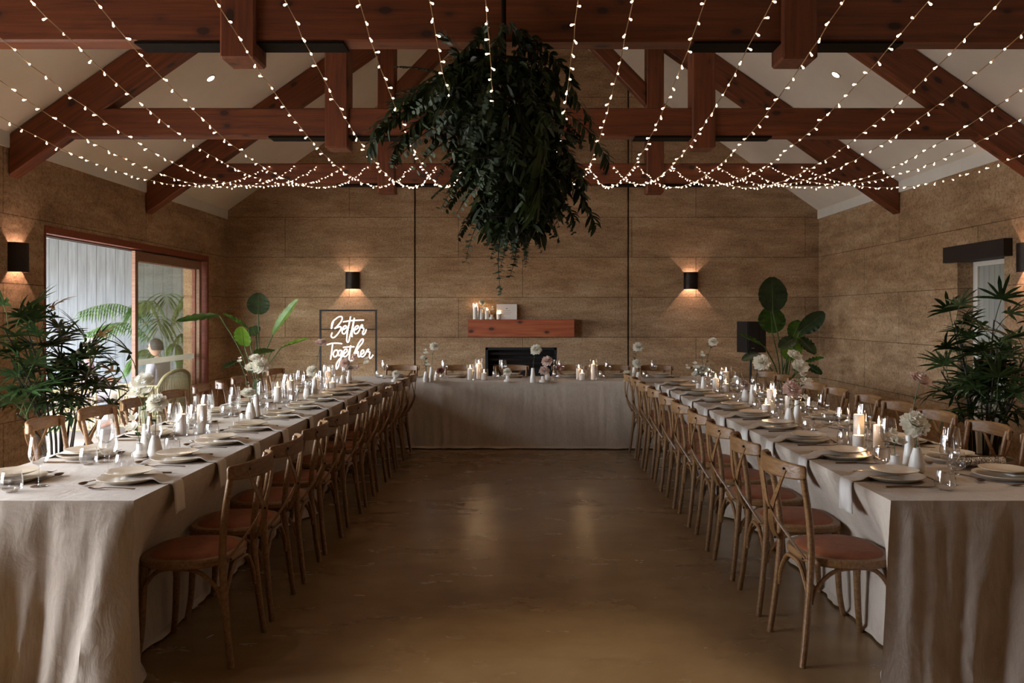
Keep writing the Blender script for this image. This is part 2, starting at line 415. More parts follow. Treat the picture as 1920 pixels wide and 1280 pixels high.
def glassmat(name, ior=1.45, tint=(1,1,1,1), rough=0.0, boost=1.0):
    m = bpy.data.materials.new(name); m.use_nodes = True; nt = m.node_tree; nt.nodes.clear()
    out = nt.nodes.new('ShaderNodeOutputMaterial'); tr = nt.nodes.new('ShaderNodeBsdfTransparent'); gl = nt.nodes.new('ShaderNodeBsdfGlossy')
    tr.inputs[0].default_value = tint; gl.inputs[0].default_value = (1,1,1,1); gl.inputs['Roughness'].default_value = rough
    ge = nt.nodes.new('ShaderNodeNewGeometry'); dt = nt.nodes.new('ShaderNodeVectorMath'); dt.operation = 'DOT_PRODUCT'
    nt.links.new(ge.outputs['Normal'], dt.inputs[0]); nt.links.new(ge.outputs['Incoming'], dt.inputs[1])
    cs = mth(nt, 'ABSOLUTE', dt.outputs['Value']); f0 = ((ior-1)/(ior+1))**2
    sch = mth(nt, 'MULTIPLY_ADD', mth(nt, 'POWER', mth(nt, 'SUBTRACT', 1, cs), 5), 1-f0, f0)
    tc = nt.nodes.new('ShaderNodeTexCoord'); nn = nt.nodes.new('ShaderNodeTexNoise'); nn.inputs['Scale'].default_value = 3; nt.links.new(tc.outputs['Object'], nn.inputs['Vector'])
    f = mth(nt, 'MULTIPLY', sch, mth(nt, 'MULTIPLY_ADD', nn.outputs['Fac'], .1, boost)); f = mth(nt, 'MINIMUM', f, 1)
    mx = nt.nodes.new('ShaderNodeMixShader'); nt.links.new(f, mx.inputs[0]); nt.links.new(tr.outputs[0], mx.inputs[1]); nt.links.new(gl.outputs[0], mx.inputs[2])
    nt.links.new(mx.outputs[0], out.inputs[0]); return m
M['glass'] = glassmat('clear_glassware', 1.5, (.97,.97,.97,1), .02, 1.9)
M['cylinder'] = glassmat('clear_cylinder_glass', 1.5, (.98,.98,.98,1), .02, 1.2)
M['pane'] = glassmat('window_pane', 1.5, (.93,.95,.93,1), 0, 1.1)
def glitter():
    m, nt, b = newmat('silver_sequins')
    vo = nt.nodes.new('ShaderNodeTexVoronoi'); vo.inputs['Scale'].default_value = 130; nt.links.new(coords(nt), vo.inputs['Vector'])
    nt.links.new(ramp(nt, vo.outputs['Distance'], [(.1, (.9,.88,.86,1)), (.7, (.25,.22,.2,1))]), b.inputs['Base Color'])
    b.inputs['Metallic'].default_value = .9; b.inputs['Roughness'].default_value = .2; bump(nt, b, vo.outputs['Distance'], 1, .004); return m
M['glitter'] = glitter()
# ============================================================ room shell
XW, YB, YF, ZP, ZC = 4.44, 12.0, -4.0, 2.97, 3.09
SL = 0.70                     # roof slope
def ceil_z(x): return ZC + (XW-abs(x))*SL
APEX = ceil_z(0)
m = MB(); m.box(-4.79, 4.79, YF-.3, YB+.3, -.12, 0); struct(m.build('floor', M['floor'], smooth=False))
m = MB(); m.box(-60, -4.79, -40, 40, -.14, -.02); tag(struct(m.build('floor', M['paving'], smooth=False)), 'pale paved porch floor outside the sliding door')
m = MB(); m.box(4.79, 9, YF-6, 16, -.14, -.02); tag(struct(m.build('floor', M['paving'], smooth=False)), 'pale paved ground outside the narrow door')
# side walls with their openings (y0, y1, z1)
def side_wall(sx, holes, name):
    m = MB(); a, b = (-4.79, -XW) if sx < 0 else (XW, 4.79); y = YF
    for (h0, h1, hz) in holes:
        m.box(a, b, y, h0, 0, ZC+.02); m.box(a, b, h0, h1, hz, ZC+.02); y = h1
    m.box(a, b, y, YB, 0, ZC+.02)
    return struct(m.build(name, M['earth_y'], smooth=False))
side_wall(-1, [(2.1, 5.9, 2.36), (7.42, 11.29, 2.36)], 'wall_left')
side_wall(1, [(7.375, 8.17, 2.07)], 'wall_right')
# gable wall with fireplace hole and two vertical shadow joints
m = MB(); y0, y1 = YB, YB+.36
def pan(xa, xb, za=0):
    poly = [(xa, za), (xb, za), (xb, ceil_z(xb)+.05)]
    if xa < 0 < xb: poly.append((0, APEX+.05))
    poly.append((xa, ceil_z(xa)+.05)); m.prism(poly, 'y', y0, y1)
pan(-4.79, -1.628); pan(1.596, 4.79)
m.prism([(-1.604, 0), (-.56, 0), (-.56, ceil_z(-.56)+.05), (-1.604, ceil_z(1.604)+.05)], 'y', y0, y1)
m.prism([(.512, 0), (1.572, 0), (1.572, ceil_z(1.572)+.05), (.512, ceil_z(.512)+.05)], 'y', y0, y1)
m.prism([(-.56, 1.048), (.512, 1.048), (.512, ceil_z(.512)+.05), (0, APEX+.05), (-.56, ceil_z(.56)+.05)], 'y', y0, y1)
m.box(-.56, .512, y0, y1, 0, .40)
m.box(-1.7, -1.55, y0+.12, y1+.02, 0, 5.0); m.box(1.5, 1.7, y0+.12, y1+.02, 0, 5.0); m.box(-.7, .7, y1-.02, y1+.2, 0, 1.4)
struct(m.build('wall_back', M['earth_x'], smooth=False))
m = MB(); m.prism([(-4.79, 0), (4.79, 0), (4.79, ceil_z(4.79)), (0, APEX+.05), (-4.79, ceil_z(4.79))], 'y', YF-.3, YF)
struct(m.build('wall_front', M['earth_x'], smooth=False))
# ceiling: two sloping faces
m = MB()
for s in (-1, 1):
    e = 4.82
    m.prism([(s*e, ceil_z(e)), (0, APEX), (0, APEX+.14), (s*e, ceil_z(e)+.14)], 'y', YF-.3, YB+.4)
struct(m.build('ceiling', M['ceiling'], smooth=False))
for i, s in enumerate((-1, 1)):
    m = MB(); a, b = sorted((s*XW, s*(XW-.02))); m.box(a, b, YF, YB, ZP, ZC+.012)
    struct(m.build('trim_%d' % (i+1), M['cornice'], smooth=False))

# ------------------------------------------------------------ sliding door on the left
def door_frame(name, ya, yb, leaves):
    root = bpy.data.objects.new(name, None); COL.objects.link(root); struct(root)
    m = MB(); m.box(-4.62, -4.43, ya, yb, 2.29, 2.36); m.box(-4.62, -4.43, yb-.045, yb, 0, 2.29); m.box(-4.62, -4.43, ya, ya+.02, 0, 2.29)
    m.box(-4.66, -4.44, ya, yb, 0, .012)
    m.build('door_frame', M['jamb'], root, False)
    m = MB(); m.box(-4.60, -4.585, ya, yb-.05, 2.275, 2.292); m.box(-4.53, -4.515, ya, yb-.05, 2.275, 2.292); m.build('door_track', M['grey_steel'], root, False)
    for (la, lb, x, pale) in leaves:
        m = MB(); t = .02
        m.box(x-t, x+t, la, la+.07, .012, 2.27); m.box(x-t, x+t, lb-.08, lb, .012, 2.27)
        m.box(x-t, x+t, la+.07, lb-.08, 2.16, 2.27); m.box(x-t, x+t, la+.07, lb-.08, .012, .16)
        lf = m.build('door_leaf', M['jamb_pale'] if pale else M['jamb'], root, False)
        m = MB(); m.box(x-.004, x+.004, la+.07, lb-.08, .16, 2.16); m.build('glass_pane', M['pane'], lf, False)
        if not pale:
            m = MB(); m.box(x+.005, x+.008, la+.07, lb-.08, .93, 1.0); m.build('frosted_band', M['frost'], lf, False)
    return root
door_frame('door_1', 7.42, 11.29, [(9.24, 11.15, -4.495, True), (9.40, 11.2, -4.575, False)])
door_frame('door_3', 2.1, 5.9, [(4.3, 5.8, -4.495, True), (4.4, 5.85, -4.575, False)])
# narrow recessed door on the right, under a charred lintel
root = bpy.data.objects.new('door_2', None); COL.objects.link(root); struct(root)
m = MB(); m.box(4.60, 4.68, 8.09, 8.17, 0, 2.07); m.box(4.60, 4.68, 7.375, 7.42, 0, 2.07); m.box(4.60, 4.68, 7.42, 8.09, 2.02, 2.07); m.build('door_frame', M['cornice'], root, False)
m = MB(); m.box(4.62, 4.66, 7.42, 8.09, 0.01, 2.02); m.build('door_leaf', M['doorboards'], root, False)
m = MB(); m.tube([(4.62, 7.50, 1.02), (4.56, 7.50, 1.02), (4.56, 7.60, 1.02)], .01, 8); m.build('door_handle', M['black'], root)
m = MB(); m.box(4.36, 4.58, 7.25, 8.30, 2.065, 2.225); struct(m.build('trim_3', M['lintel'], smooth=False))

# porch beyond the door
m = MB(); m.box(-12, -4.80, 13.0, 13.12, -.02, 3.0); tag(struct(m.build('wall_porch', M['boards'], smooth=False)), 'grey vertical board wall of the porch')
m = MB(); m.box(-9.2, -4.80, 5.4, 13.1, 2.78, 2.9); m.box(-9.2, -9.1, 5.4, 13.1, 2.3, 2.78); m.box(-9.2, -4.8, 5.4, 5.5, 2.36, 2.78); tag(struct(m.build('ceiling', M['cornice'], smooth=False)), 'pale porch ceiling outside the sliding door')  # soffit, plus unseen drop fascias added to block high sky light

# ------------------------------------------------------------ fireplace, mantel
t = thing('fireplace', 'black slotted fireplace set low in the rammed earth wall', 'fireplace', (-.024, 12.0, .40))
m = MB(); w2 = .532; D = .34
for b_ in ((-w2,-w2+.012,.0,D,0,.646), (w2-.012,w2,.0,D,0,.646), (-w2,w2,0,D,.634,.646), (-w2,w2,0,D,0,.012), (-w2,w2,D-.012,D,0,.646)): m.box(*b_)
m.build('firebox', M['fireback'], t, False)
m = MB()
for s in (-1, 1): m.box(min(s*w2, s*(w2-.035)), max(s*w2, s*(w2-.035)), -.004, .02, 0, .646)
m.box(-w2, w2, -.004, .02, .61, .646); m.build('surround', M['fireback'], t, False)
for k, z in enumerate((.53, .44, .35)):
    m = MB(); m.box(-w2+.04, w2-.04, .10+.03*k, .13+.03*k, z, z+.035); m.build('louvre', M['louvre'], t, False)
m = MB(); m.box(-.785, .785, -.20, 0, 0, .252)
tag(m.build('mantel_beam', M['mantel'], smooth=False, loc=(-.024, 12.0, 1.213)), 'thick red timber mantel beam with dark knots above the fireplace', 'mantel')

# ============================================================ roof trusses
def bar2(a, b, width_perp, y0, y1, below=True):
    pass
def timber_part(name, poly, y0, y1, ang, org, parent, mat='timber'):
    # poly in world xz; the mesh is laid out along its own grain
    ca, sa = math.cos(ang), math.sin(ang)
    loc = [((x-org[0])*ca+(z-org[1])*sa, -(x-org[0])*sa+(z-org[1])*ca) for x, z in poly]
    m = MB(); m.prism(loc, 'y', y0, y1)
    o = m.build(name, M[mat], parent, False); o.location = (org[0], 0, org[1]); o.rotation_euler = (0, -ang, 0)
    bv = o.modifiers.new('edge', 'BEVEL'); bv.width = .012; bv.segments = 1; bv.limit_method = 'ANGLE'; bv.angle_limit = R(50)
    return o
def truss(y, label, zb=3.07, zt=3.315):
    root = thing('roof_truss', label, 'roof truss', (0, y, 0), 0, 'timber roof trusses'); th = .145; cx = -.022
    timber_part('bottom_chord', [(-3.95, zb), (3.95, zb), (3.95, zt), (-3.95, zt)], 0, th, 0, (0, zb), root)
    for s in (-1, 1):
        hp = (XW-.004)
        timber_part('rafter', [(s*hp, 2.72), (s*hp, ZC-.003), (0, APEX-.004), (0, APEX-.36)], -.004, th+.004, s*-math.atan(SL), (s*hp, 2.75), root)
        px = cx + s*1.58
        timber_part('queen_post', [(px-.1, 2.965), (px+.1, 2.965), (px+.1, 4.86), (px-.1, 4.86)], -.032, th+.032, PI/2, (px, 2.965), root)
        pi = px - s*.1
        sl = 1.04; z0 = 4.0; zc = z0+abs(pi)*sl
        timber_part('brace', [(pi, z0), (pi, z0+.26), (s*.05, zc+.26-.05*sl), (s*.05, zc-.05*sl)], .012, th-.012, s*-math.atan(sl), (pi, z0), root)
        pl = MB(); pl.box(px-.59, px+.59, -.006, th+.006, zb-.014, zb-.001); pl.build('steel_plate', M['steel'], root, False)
    timber_part('king_post', [(-.1, 5.25), (.1, 5.25), (.1, APEX-.1), (-.1, APEX-.1)], -.032, th+.032, PI/2, (0, 5.25), root)
    m = MB(); m.tube([(4.30, th+.03, ceil_z(4.30)-.05), (1.2, th+.03, ceil_z(1.2)-.05)], .016, 8); m.build('conduit', M['grey_steel'], root)
    return root
truss(4.52, 'massive red timber roof truss nearest the camera, across the top of the picture')
truss(6.90, 'red timber roof truss in the middle, behind the hanging greenery')
truss(9.41, 'red timber roof truss farthest away, where the light strings end')
truss(2.03, 'red timber roof truss overhead at the front end of the light strings')

# recessed downlights in the sloping ceiling
def downlight():
    o = thing('downlight', '', 'ceiling light')
    m = MB(); m.lathe([(.035, .002), (.052, .002), (.056, -.004), (.052, -.008), (.040, -.008), (.035, .002)], 24); m.build('trim_ring', M['cornice'], o)
    m = MB(); m.lathe([(0, -.003), (.038, -.003)], 24); m.build('lens', M['downlight'], o); return Proto(o)
DL = downlight()
for i, (x, y) in enumerate(DOWN[:2]):
    z = ceil_z(x)-.003; s = -1 if x < 0 else 1
    DL.put((x, y, z), 0, 'round recessed downlight glowing in the %s slope of the white ceiling' % ('left' if s < 0 else 'right'), 'recessed ceiling downlights', rot=(0, s*math.atan(SL), 0))
for i, (x, y) in enumerate(DOWN):
    mid = abs(x) < 1; lamp('downlight_beam', 'SPOT', (x, y, (2.9 if mid else ceil_z(x)-.05)), 45 if mid else 30, (1.0, .90, .72) if mid else (1.0, .78, .56), (0, 0, 0), spot_size=R(42 if mid else 70), spot_blend=.8, shadow_soft_size=.04)

# wall sconces: half-cylinder, open above and below, a lamp inside
def sconce():
    o = thing('wall_sconce', '', 'wall light')
    m = MB(); r, h = .105, .128
    prof = [(r, -h), (r, h), (r-.004, h), (r-.004, -h), (r, -h)]
    m.lathe(prof, 20, half=True)
    m.build('shade', M['iron'], o)
    m = MB(); m.box(-.04, .04, 0.0, .012, -.06, .06); m.build('bracket', M['iron'], o, False)
    m = MB(); m.lathe([(0, -.010), (.016, -.009), (.018, 0), (.016, .009), (0, .010)], 12, c=(0,.055,0)); m.build('lamp', M['bulb_body'], o)
    return Proto(o)
SC = sconce()
for (x, y, z, rz, l) in ((-2.55, 12.0, 2.05, PI, 'dark half-round wall sconce above the neon sign'), (2.52, 12.0, 2.045, PI, 'dark half-round wall sconce on the back wall right of the fireplace'),
                      (-4.44, 7.0, 2.03, -PI/2, 'dark half-round wall sconce on the left wall beside the sliding door'), (4.44, 7.0, 2.03, PI/2, 'dark half-round wall sconce at the right edge of the picture')):
    SC.put((x, y, z), rz, l, 'half-round wall sconces')
    d = Vector((math.sin(-rz)*-1 if False else 0, 0, 0))
    off = {PI: (0, -.055), -PI/2: (.055, 0), PI/2: (-.055, 0)}[rz]
    for dz, e in ((.022, 2.2), (-.022, 4.4)): lamp('sconce_light', 'POINT', (x+off[0], y+off[1], z+dz), e, (1.0, .64, .50), shadow_soft_size=.006)

# ============================================================ string lights
ZS = lambda y, sag: 3.27-.0 - sag*(1-((y-5.75)/3.62)**2)
XS = [-2.98,-2.66,-2.41,-2.11,-1.82,-1.31,-1.01,-.70,-.40,-.157,.233,.476,.78,1.07,1.366,1.737,2.03,2.29,2.587,2.89,3.27]
mb = MB(); mb.lathe([(0, .002), (.0030, .0), (.0036, -.008), (.0046, -.014)], 8); mb.cur = 1; mb.lathe([(.0046, -.014), (.0048, -.018), (.0040, -.022), (0, -.024)], 8)
bulb_me = mb.mesh('fairy_bulb', [M['bulb_body'], M['bulb']])
side = ['leftmost'] + ['%s from the left' % s for s in ORD[1:10]]
for i, X in enumerate(XS):
    n = i+1; pos = ('leftmost' if n == 1 else 'rightmost' if n == 21 else ('%s from the left' % ORD[n-1]) if n <= 10 else ('middle one' if n == 11 else '%s from the right' % ORD[21-n]))
    sag = .70+rnd.uniform(-.03, .03)
    t = thing('string_light', 'sagging strand of warm fairy lights under the trusses, %s' % pos, 'string lights', (X, 0, 0), 0, 'fairy light strands')
    ys = [2.10+7.27*k/60 for k in range(61)]
    pts = [(rnd.uniform(-.004, .004), y, ZS(y, sag)+rnd.uniform(-.003, .003)) for y in ys]
    if X == 3.27 or X == -2.98: pts = [(p[0], p[1], p[2]) for p in pts]
    m = MB(); m.tube(pts, .0022, 5); m.build('wire', M['wire'], t)
    for k, p in enumerate(pts):
        if k == 0: continue
        b = bpy.data.objects.new('bulb', bulb_me); COL.objects.link(b); b.parent = t; b.location = p
        b.rotation_euler = (rnd.uniform(-1.2, 1.2), rnd.choice((-1, 1))*rnd.uniform(.2, 1.7), 0)

# ============================================================ foliage kit
def leaf(mb, base, direc, nrm, L, W, fold=.25, droop=.0, n=4, shape='oval'):
    d = Vector(direc).normalized(); nn = Vector(nrm); nn = (nn-d*nn.dot(d))
    if nn.length < 1e-4: nn = d.orthogonal()
    nn.normalize(); s = d.cross(nn); p = Vector(base); Lr, Rr, Mr = [], [], []
    for i in range(n+1):
        t = i/n
        if shape == 'oval': w = math.sin(PI*min(1, t*.94+.03))**.75
        elif shape == 'round': w = math.sin(PI*min(1, t*.96+.02))**.5
        elif shape == 'strap': w = min(1, t*6+.25)*min(1, (1-t)*3.2+.05)
        else: w = (1-t)**.6*min(1, t*5+.2)
        q = p + d*L*t - Vector((0,0,1))*droop*L*t*t
        Mr.append(q); Lr.append(q+s*W/2*w+nn*fold*W/2*w); Rr.append(q-s*W/2*w+nn*fold*W/2*w)
    mb.quadstrip([tuple(v) for v in Lr], [tuple(v) for v in Rr], [tuple(v) for v in Mr])
def branch_mesh(kind, L, seed):
    r = random.Random(seed); mb = MB(); wood = MB()
    # grows along +x, gravity is -z
    pts = []; n = 14; dr = {'euc': .35, 'fern': .25, 'leafy': .45, 'willow': .6}[kind]
    wob = r.uniform(-.15, .15)
    for i in range(n+1):
        t = i/n; pts.append(Vector((L*t, wob*L*math.sin(t*2), -dr*L*t*t)))
    mb.tube(pts, [.004*(1-.7*i/n) for i in range(n+1)], 5)
    mb.cur = 1
    for i in range(1, n+1):
        p = pts[i]; tg = (pts[i]-pts[i-1]).normalized(); t = i/n
        for k in range(4 if kind == 'euc' else 5):
            a = r.uniform(0, 2*PI); o = tg.orthogonal(); o.rotate(Matrix.Rotation(a, 3, tg))
            q = p - tg*L/n*r.random()
            if kind == 'euc': leaf(mb, q+o*.006, o+tg*.5, tg, r.uniform(.028, .045)*(1.15-.5*t), r.uniform(.026, .04)*(1.15-.5*t), .12, 0, 3, 'round')
            elif kind == 'leafy': leaf(mb, q, o*.8+tg*.9, Vector((0,0,1)), r.uniform(.045, .075), r.uniform(.018, .026), .2, .3, 4)
            elif kind == 'willow': leaf(mb, q, o*.5+tg*1.0+Vector((0,0,-.5)), Vector((0,0,1)), r.uniform(.07, .11), .014, .2, .3, 4)
            else:
                o2 = Vector((r.uniform(-.1,.1), (1 if k % 2 else -1), r.uniform(-.15, .1)))
                leaf(mb, q, o2+tg*.5, Vector((0,0,1)), (.085*(1-.6*t)), .018, .1, .2, 3)
    return mb
# ============================================================ hanging greenery
cloud = thing('hanging_greenery', 'large hanging cloud of dark eucalyptus and fern branches above the aisle', 'hanging greenery', (0, 4.42, 2.4))
m = MB(); m.tube([(-.105, .0, -.05), (-.105, .0, 3.72)], .014, 8); m.build('hanging_rod', M['steel'], cloud)
m = MB()
for zz, rr in ((-.35, .16), (-.05, .26), (.25, .26), (.5, .16)):
    m.tube([(-.08+rr*math.cos(a*PI/8), rr*math.sin(a*PI/8), zz) for a in range(17)], .006, 5)
for a in range(6): m.tube([(-.08+.16*math.cos(a), .16*math.sin(a), -.35), (-.08+.27*math.cos(a), .27*math.sin(a), .1), (-.08+.16*math.cos(a), .16*math.sin(a), .5)], .006, 5)
m.build('wire_cage', M['steel'], cloud)
bm_ = {}
for kind, mt in (('euc', 'leaf_euc'), ('fern', 'leaf_dark'), ('leafy', 'leaf_dark'), ('willow', 'leaf_mid')):
    for s in range(3): bm_[(kind, s)] = branch_mesh(kind, .34+.05*s, 50+s).mesh('%s_branch' % {'euc':'eucalyptus','fern':'fern','leafy':'leafy','willow':'willow_leaf'}[kind], [M['cane'], M[mt]])
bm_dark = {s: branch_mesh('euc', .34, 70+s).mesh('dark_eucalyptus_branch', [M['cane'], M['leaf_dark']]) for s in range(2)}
# silhouette: height above z=2.4 -> (left edge, right edge, depth radius), metres
env = [(.66, -.50, -.16, .08), (.56, -.54, .24, .18), (.46, -.60, .32, .28), (.36, -.74, .36, .34), (.22, -.72, .36, .36), (.06, -.56, .40, .38), (-.10, -.44, .36, .36), (-.24, -.38, .32, .32), (-.36, -.32, .24, .26), (-.48, -.22, .12, .18), (-.60, -.14, .04, .10)]
def envat(z):
    for (a, b) in zip(env, env[1:]):
        if a[0] >= z >= b[0]:
            t = (a[0]-z)/(a[0]-b[0]); return [a[i]*(1-t)+b[i]*t for i in range(4)]
    return env[0] if z > env[0][0] else env[-1]
rg = random.Random(11)
def place_branch(tip, back, kind, sc=1):
    me = bm_[(kind, rg.randrange(3))] if kind != 'dark' else bm_dark[rg.randrange(2)]
    o = bpy.data.objects.new(me.name.split('.')[0], me); COL.objects.link(o); o.parent = cloud
    d = (Vector(tip)-Vector(back)); L = d.length; d.normalize()
    yaw = math.atan2(d.y, d.x); pitch = -math.asin(max(-1, min(1, d.z)))
    o.location = back; o.rotation_euler = (rg.uniform(-.5, .5), pitch-.2, yaw); k = sc*L/.36; o.scale = (k, k, k)
NB = 98
for i in range(NB):
    z = .60 - 1.16*((i+.5)/NB)**.95
    e, l, r_, dp = envat(z)
    cx, rx = (l+r_)/2, (r_-l)/2
    a = i*2.399 + rg.uniform(-.3, .3)
    tip = (cx+rx*math.cos(a)*rg.uniform(.75, .98), dp*math.sin(a)*rg.uniform(.7, 1), z-.05)
    back = (cx*.7+rx*math.cos(a)*.22, dp*math.sin(a)*.2, z+rg.uniform(.10, .20))
    front = math.sin(a) < 0
    if cx+rx*math.cos(a) < -.2 and -.35 < z < .45: kind = 'euc' if front and z < .3 else 'fern'
    elif z > .3: kind = rg.choice(('leafy', 'leafy', 'fern'))
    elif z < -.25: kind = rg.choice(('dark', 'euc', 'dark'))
    else: kind = rg.choice(('fern', 'leafy', 'dark', 'euc' if front else 'fern'))
    place_branch(tip, back, kind)
for tip, back, kind in (((-.80,.02,.20),(-.45,0,.34),'leafy'), ((-.74,-.1,.08),(-.42,0,.28),'leafy'), ((-.70,.1,.42),(-.38,0,.40),'leafy'), ((-.62,-.15,.46),(-.34,0,.42),'fern'), ((-.66,-.2,.0),(-.36,-.05,.2),'euc'), ((-.6,-.25,.22),(-.3,-.1,.36),'euc'), ((-.52,-.3,.34),(-.25,-.1,.42),'leafy'), ((.38,0,.28),(.15,0,.42),'leafy'), ((.40,-.1,.08),(.15,0,.28),'leafy'), ((.39,0,-.1),(.14,0,.1),'leafy'), ((.40,.05,-.22),(.14,0,0),'leafy'), ((-.52,0,-.22),(-.25,0,-.05),'fern'), ((-.5,-.05,-.1),(-.22,0,.1),'dark'), ((.30,-.05,-.40),(.1,0,-.2),'dark'), ((-.36,0,.66),(-.28,0,.4),'leafy'), ((-.2,-.1,.62),(-.15,0,.36),'leafy'), ((.05,0,.6),(.0,0,.36),'fern'), ((-.12, -.05, -.70), (-.10, 0, -.35), 'euc'), ((.02, -.30, -.12), (.0, -.1, .25), 'willow'), ((.2, -.28, -.18), (.1, -.1, .2), 'willow'), ((.10, -.34, -.2), (.12, -.12, .15), 'willow'),
                        ((-.82, -.02, .12), (-.42, 0, .36), 'fern'), ((-.78, .05, .3), (-.4, 0, .42), 'leafy'), ((-.24, -.28, -.02), (-.22, -.1, .3), 'euc'), ((-.36, -.26, 0), (-.3, -.1, .3), 'euc'), ((-.05, -.02, -.66), (-.06, 0, -.3), 'dark'), ((-.3, 0, -.5), (-.15, 0, -.25), 'euc'), ((.2, 0, -.42), (.05, 0, -.15), 'fern')):
    place_branch(tip, back, kind)
# dense core of dark leaves, added to make the branch cloud opaque
m = MB(); r5 = random.Random(5)
for i in range(2600):
    z = r5.uniform(-.42, .5); e, l, r_, dp = envat(z); a = r5.uniform(0, 2*PI); q = math.sqrt(r5.random())*.72
    p = Vector(((l+r_)/2+(r_-l)/2*q*math.cos(a), dp*q*math.sin(a), z)); d = Vector((r5.uniform(-1,1), r5.uniform(-1,1), r5.uniform(-1.4,.2)))
    leaf(m, p, d, Vector((r5.uniform(-1,1), r5.uniform(-1,1), 1)), r5.uniform(.05,.09), r5.uniform(.02,.035), .2, .3, 3)
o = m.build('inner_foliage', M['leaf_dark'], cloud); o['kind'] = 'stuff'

# ============================================================ rhapis palms
def frond_mesh(seed, n=9, L=.27, dry=False):
    r = random.Random(seed); mb = MB(); P = .22
    pts = [Vector((P*t, 0, .10*math.sin(t*1.5))) for t in (0, .33, .66, 1)]
    mb.tube(pts, .0035, 5); mb.cur = 1; c = pts[-1]
    for k in range(n):
        a = R(-95 + 190*k/(n-1)) + r.uniform(-.08, .08)
        d = Vector((math.cos(a), math.sin(a), .18+r.uniform(-.12, .15)))
        leaf(mb, c, d, Vector((0,0,1)), L*r.uniform(.8, 1.08)*(1-.18*abs(math.sin(a))), .028*r.uniform(.85, 1.15), .3, .30+r.uniform(-.1,.15), 6, 'strap')
    return mb
fr_me = [frond_mesh(s).mesh('palm_frond', [M['stem'], M['palm']]) for s in range(4)] + [frond_mesh(9, 6, .22).mesh('dry_palm_frond', [M['stem'], M['palm_dry']])]
def rhapis(loc, H, rad, ncane, label, potmat, potlabel, seed, squash=(1,1)):
    r = random.Random(seed); t = thing('potted_rhapis_palm', label, 'potted palm', loc, 0, 'rhapis palms in pots')
    m = MB(); m.lathe([(0, 0), (.17, 0), (.215, .20), (.225, .27), (.243, .275), (.243, .325), (.222, .325), (.205, .27), (.19, .26)], 32); m.build('pot', M[potmat], t)
    m = MB(); m.lathe([(0, .275), (.1, .28), (.205, .272)], 24); m.build('soil', M['soil'], t)
    nf = 0
    for i in range(ncane):
        a = r.uniform(0, 2*PI); q = math.sqrt(r.random())*.15; x, y = q*math.cos(a), q*math.sin(a)
        h = H*r.uniform(.5, 1)-.28; lx, ly = x*rad*3.2*squash[0]+r.uniform(-.08,.08), y*rad*3.2*squash[1]+r.uniform(-.08,.08)
        pts = [Vector((x+(lx-x)*t_*t_, y+(ly-y)*t_*t_, .27+(h-.0)*t_)) for t_ in (0,.2,.4,.6,.8,1)]
        m = MB(); m.tube(pts, [.011,.011,.010,.009,.008,.006], 6); m.build('cane', M['cane'], t)
        for k in range(8):
            if nf > 96: break
            tt = .36+.64*(k+.5)/8; seg = min(4, int(tt*5)); f = tt*5-seg; p = pts[seg].lerp(pts[seg+1], f)
            if p.z < H*.42: continue
            o = bpy.data.objects.new('frond', fr_me[4] if r.random() < .05 else fr_me[r.randrange(4)]); COL.objects.link(o); o.parent = t; o.location = p; nf += 1
            sc = r.uniform(.75, 1.1); o.scale = (sc, sc, sc)
            o.rotation_euler = (r.uniform(-.4,.4), -(.25+.75*(k/8)**1.5)+r.uniform(-.25,.25) if k > 2 else r.uniform(-.2,.35), r.uniform(0, 2*PI))
            az = o.rotation_euler.z; sgn = 1 if loc[0] > 0 else -1
            if sgn*(loc[0]+p.x+math.cos(az)*.50) > 4.42: o.rotation_euler.z = az+PI-.6*math.sin(az)
    return t
rhapis((-3.78, 6.55, 0), 1.50, 1.15, 15, 'bushy fan-leaved palm in a dark pot by the sliding door on the left', 'pot_dark', None, 3)
rhapis((3.88, 6.75, 0), 1.52, 1.05, 15, 'bushy fan-leaved palm in a cream pot against the right wall', 'pot_white', None, 8)

# ============================================================ bird-of-paradise plants (large paddle leaves)
def at(px, py, Y): return Vector(((px-980)*Y/1500, Y, 1.52+(592-py)*Y/1500))
def paddle(parent, root, base, tip, W, nrm, mat, roll=.18, curl=.12, name='paddle_leaf'):
    org = Vector(parent.location); base = Vector(base)-org; tip = Vector(tip)-org; root = Vector(root)-org
    d = tip-base; L = d.length; d.normalize(); nn = Vector(nrm); nn = (nn-d*nn.dot(d)).normalized(); s = d.cross(nn)
    n = 12; rows = []
    for i in range(n+1):
        t = i/n; w = (math.sin(PI*min(1, (t*.95+.03)**.95))**.56)*W/2
        q = base+d*L*t - nn*curl*L*(t-.5)**2*0 - nn*curl*L*math.sin(t*PI*.5)**2*.5
        ru = .012*math.sin(t*34)
        rows.append([q-s*w+nn*(roll*w+ru), q-s*w*.5+nn*(roll*w*.32+ru*.5), q, q+s*w*.5+nn*(roll*w*.32-ru*.5), q+s*w+nn*(roll*w-ru)])
    vs = [tuple(p) for r in rows for p in r]; fs = [(i*5+k, i*5+k+1, (i+1)*5+k+1, (i+1)*5+k) for i in range(n) for k in range(4)]
    mb = MB(); mb.add(vs, fs); o = mb.build(name, M[mat], parent)
    mid = (root+base)/2 + Vector(((base-root).x*-.18, 0, .06))
    mb = MB(); mb.tube(catmull([root, mid, base], 6) + [rows[k][2]+nn*.0 for k in range(1, n, 2)], [.009]*13+[.006, .005, .004, .003, .003, .002][:6], 6)
    mb.build('leaf_stalk', M['stem'], o); return o
def tubefix(): pass
t = thing('bird_of_paradise_plant', 'tall paddle-leaved plant in the back left corner beside the neon sign', 'potted plant', (-3.62, 10.95, 0), 0, 'large paddle-leaved plants')
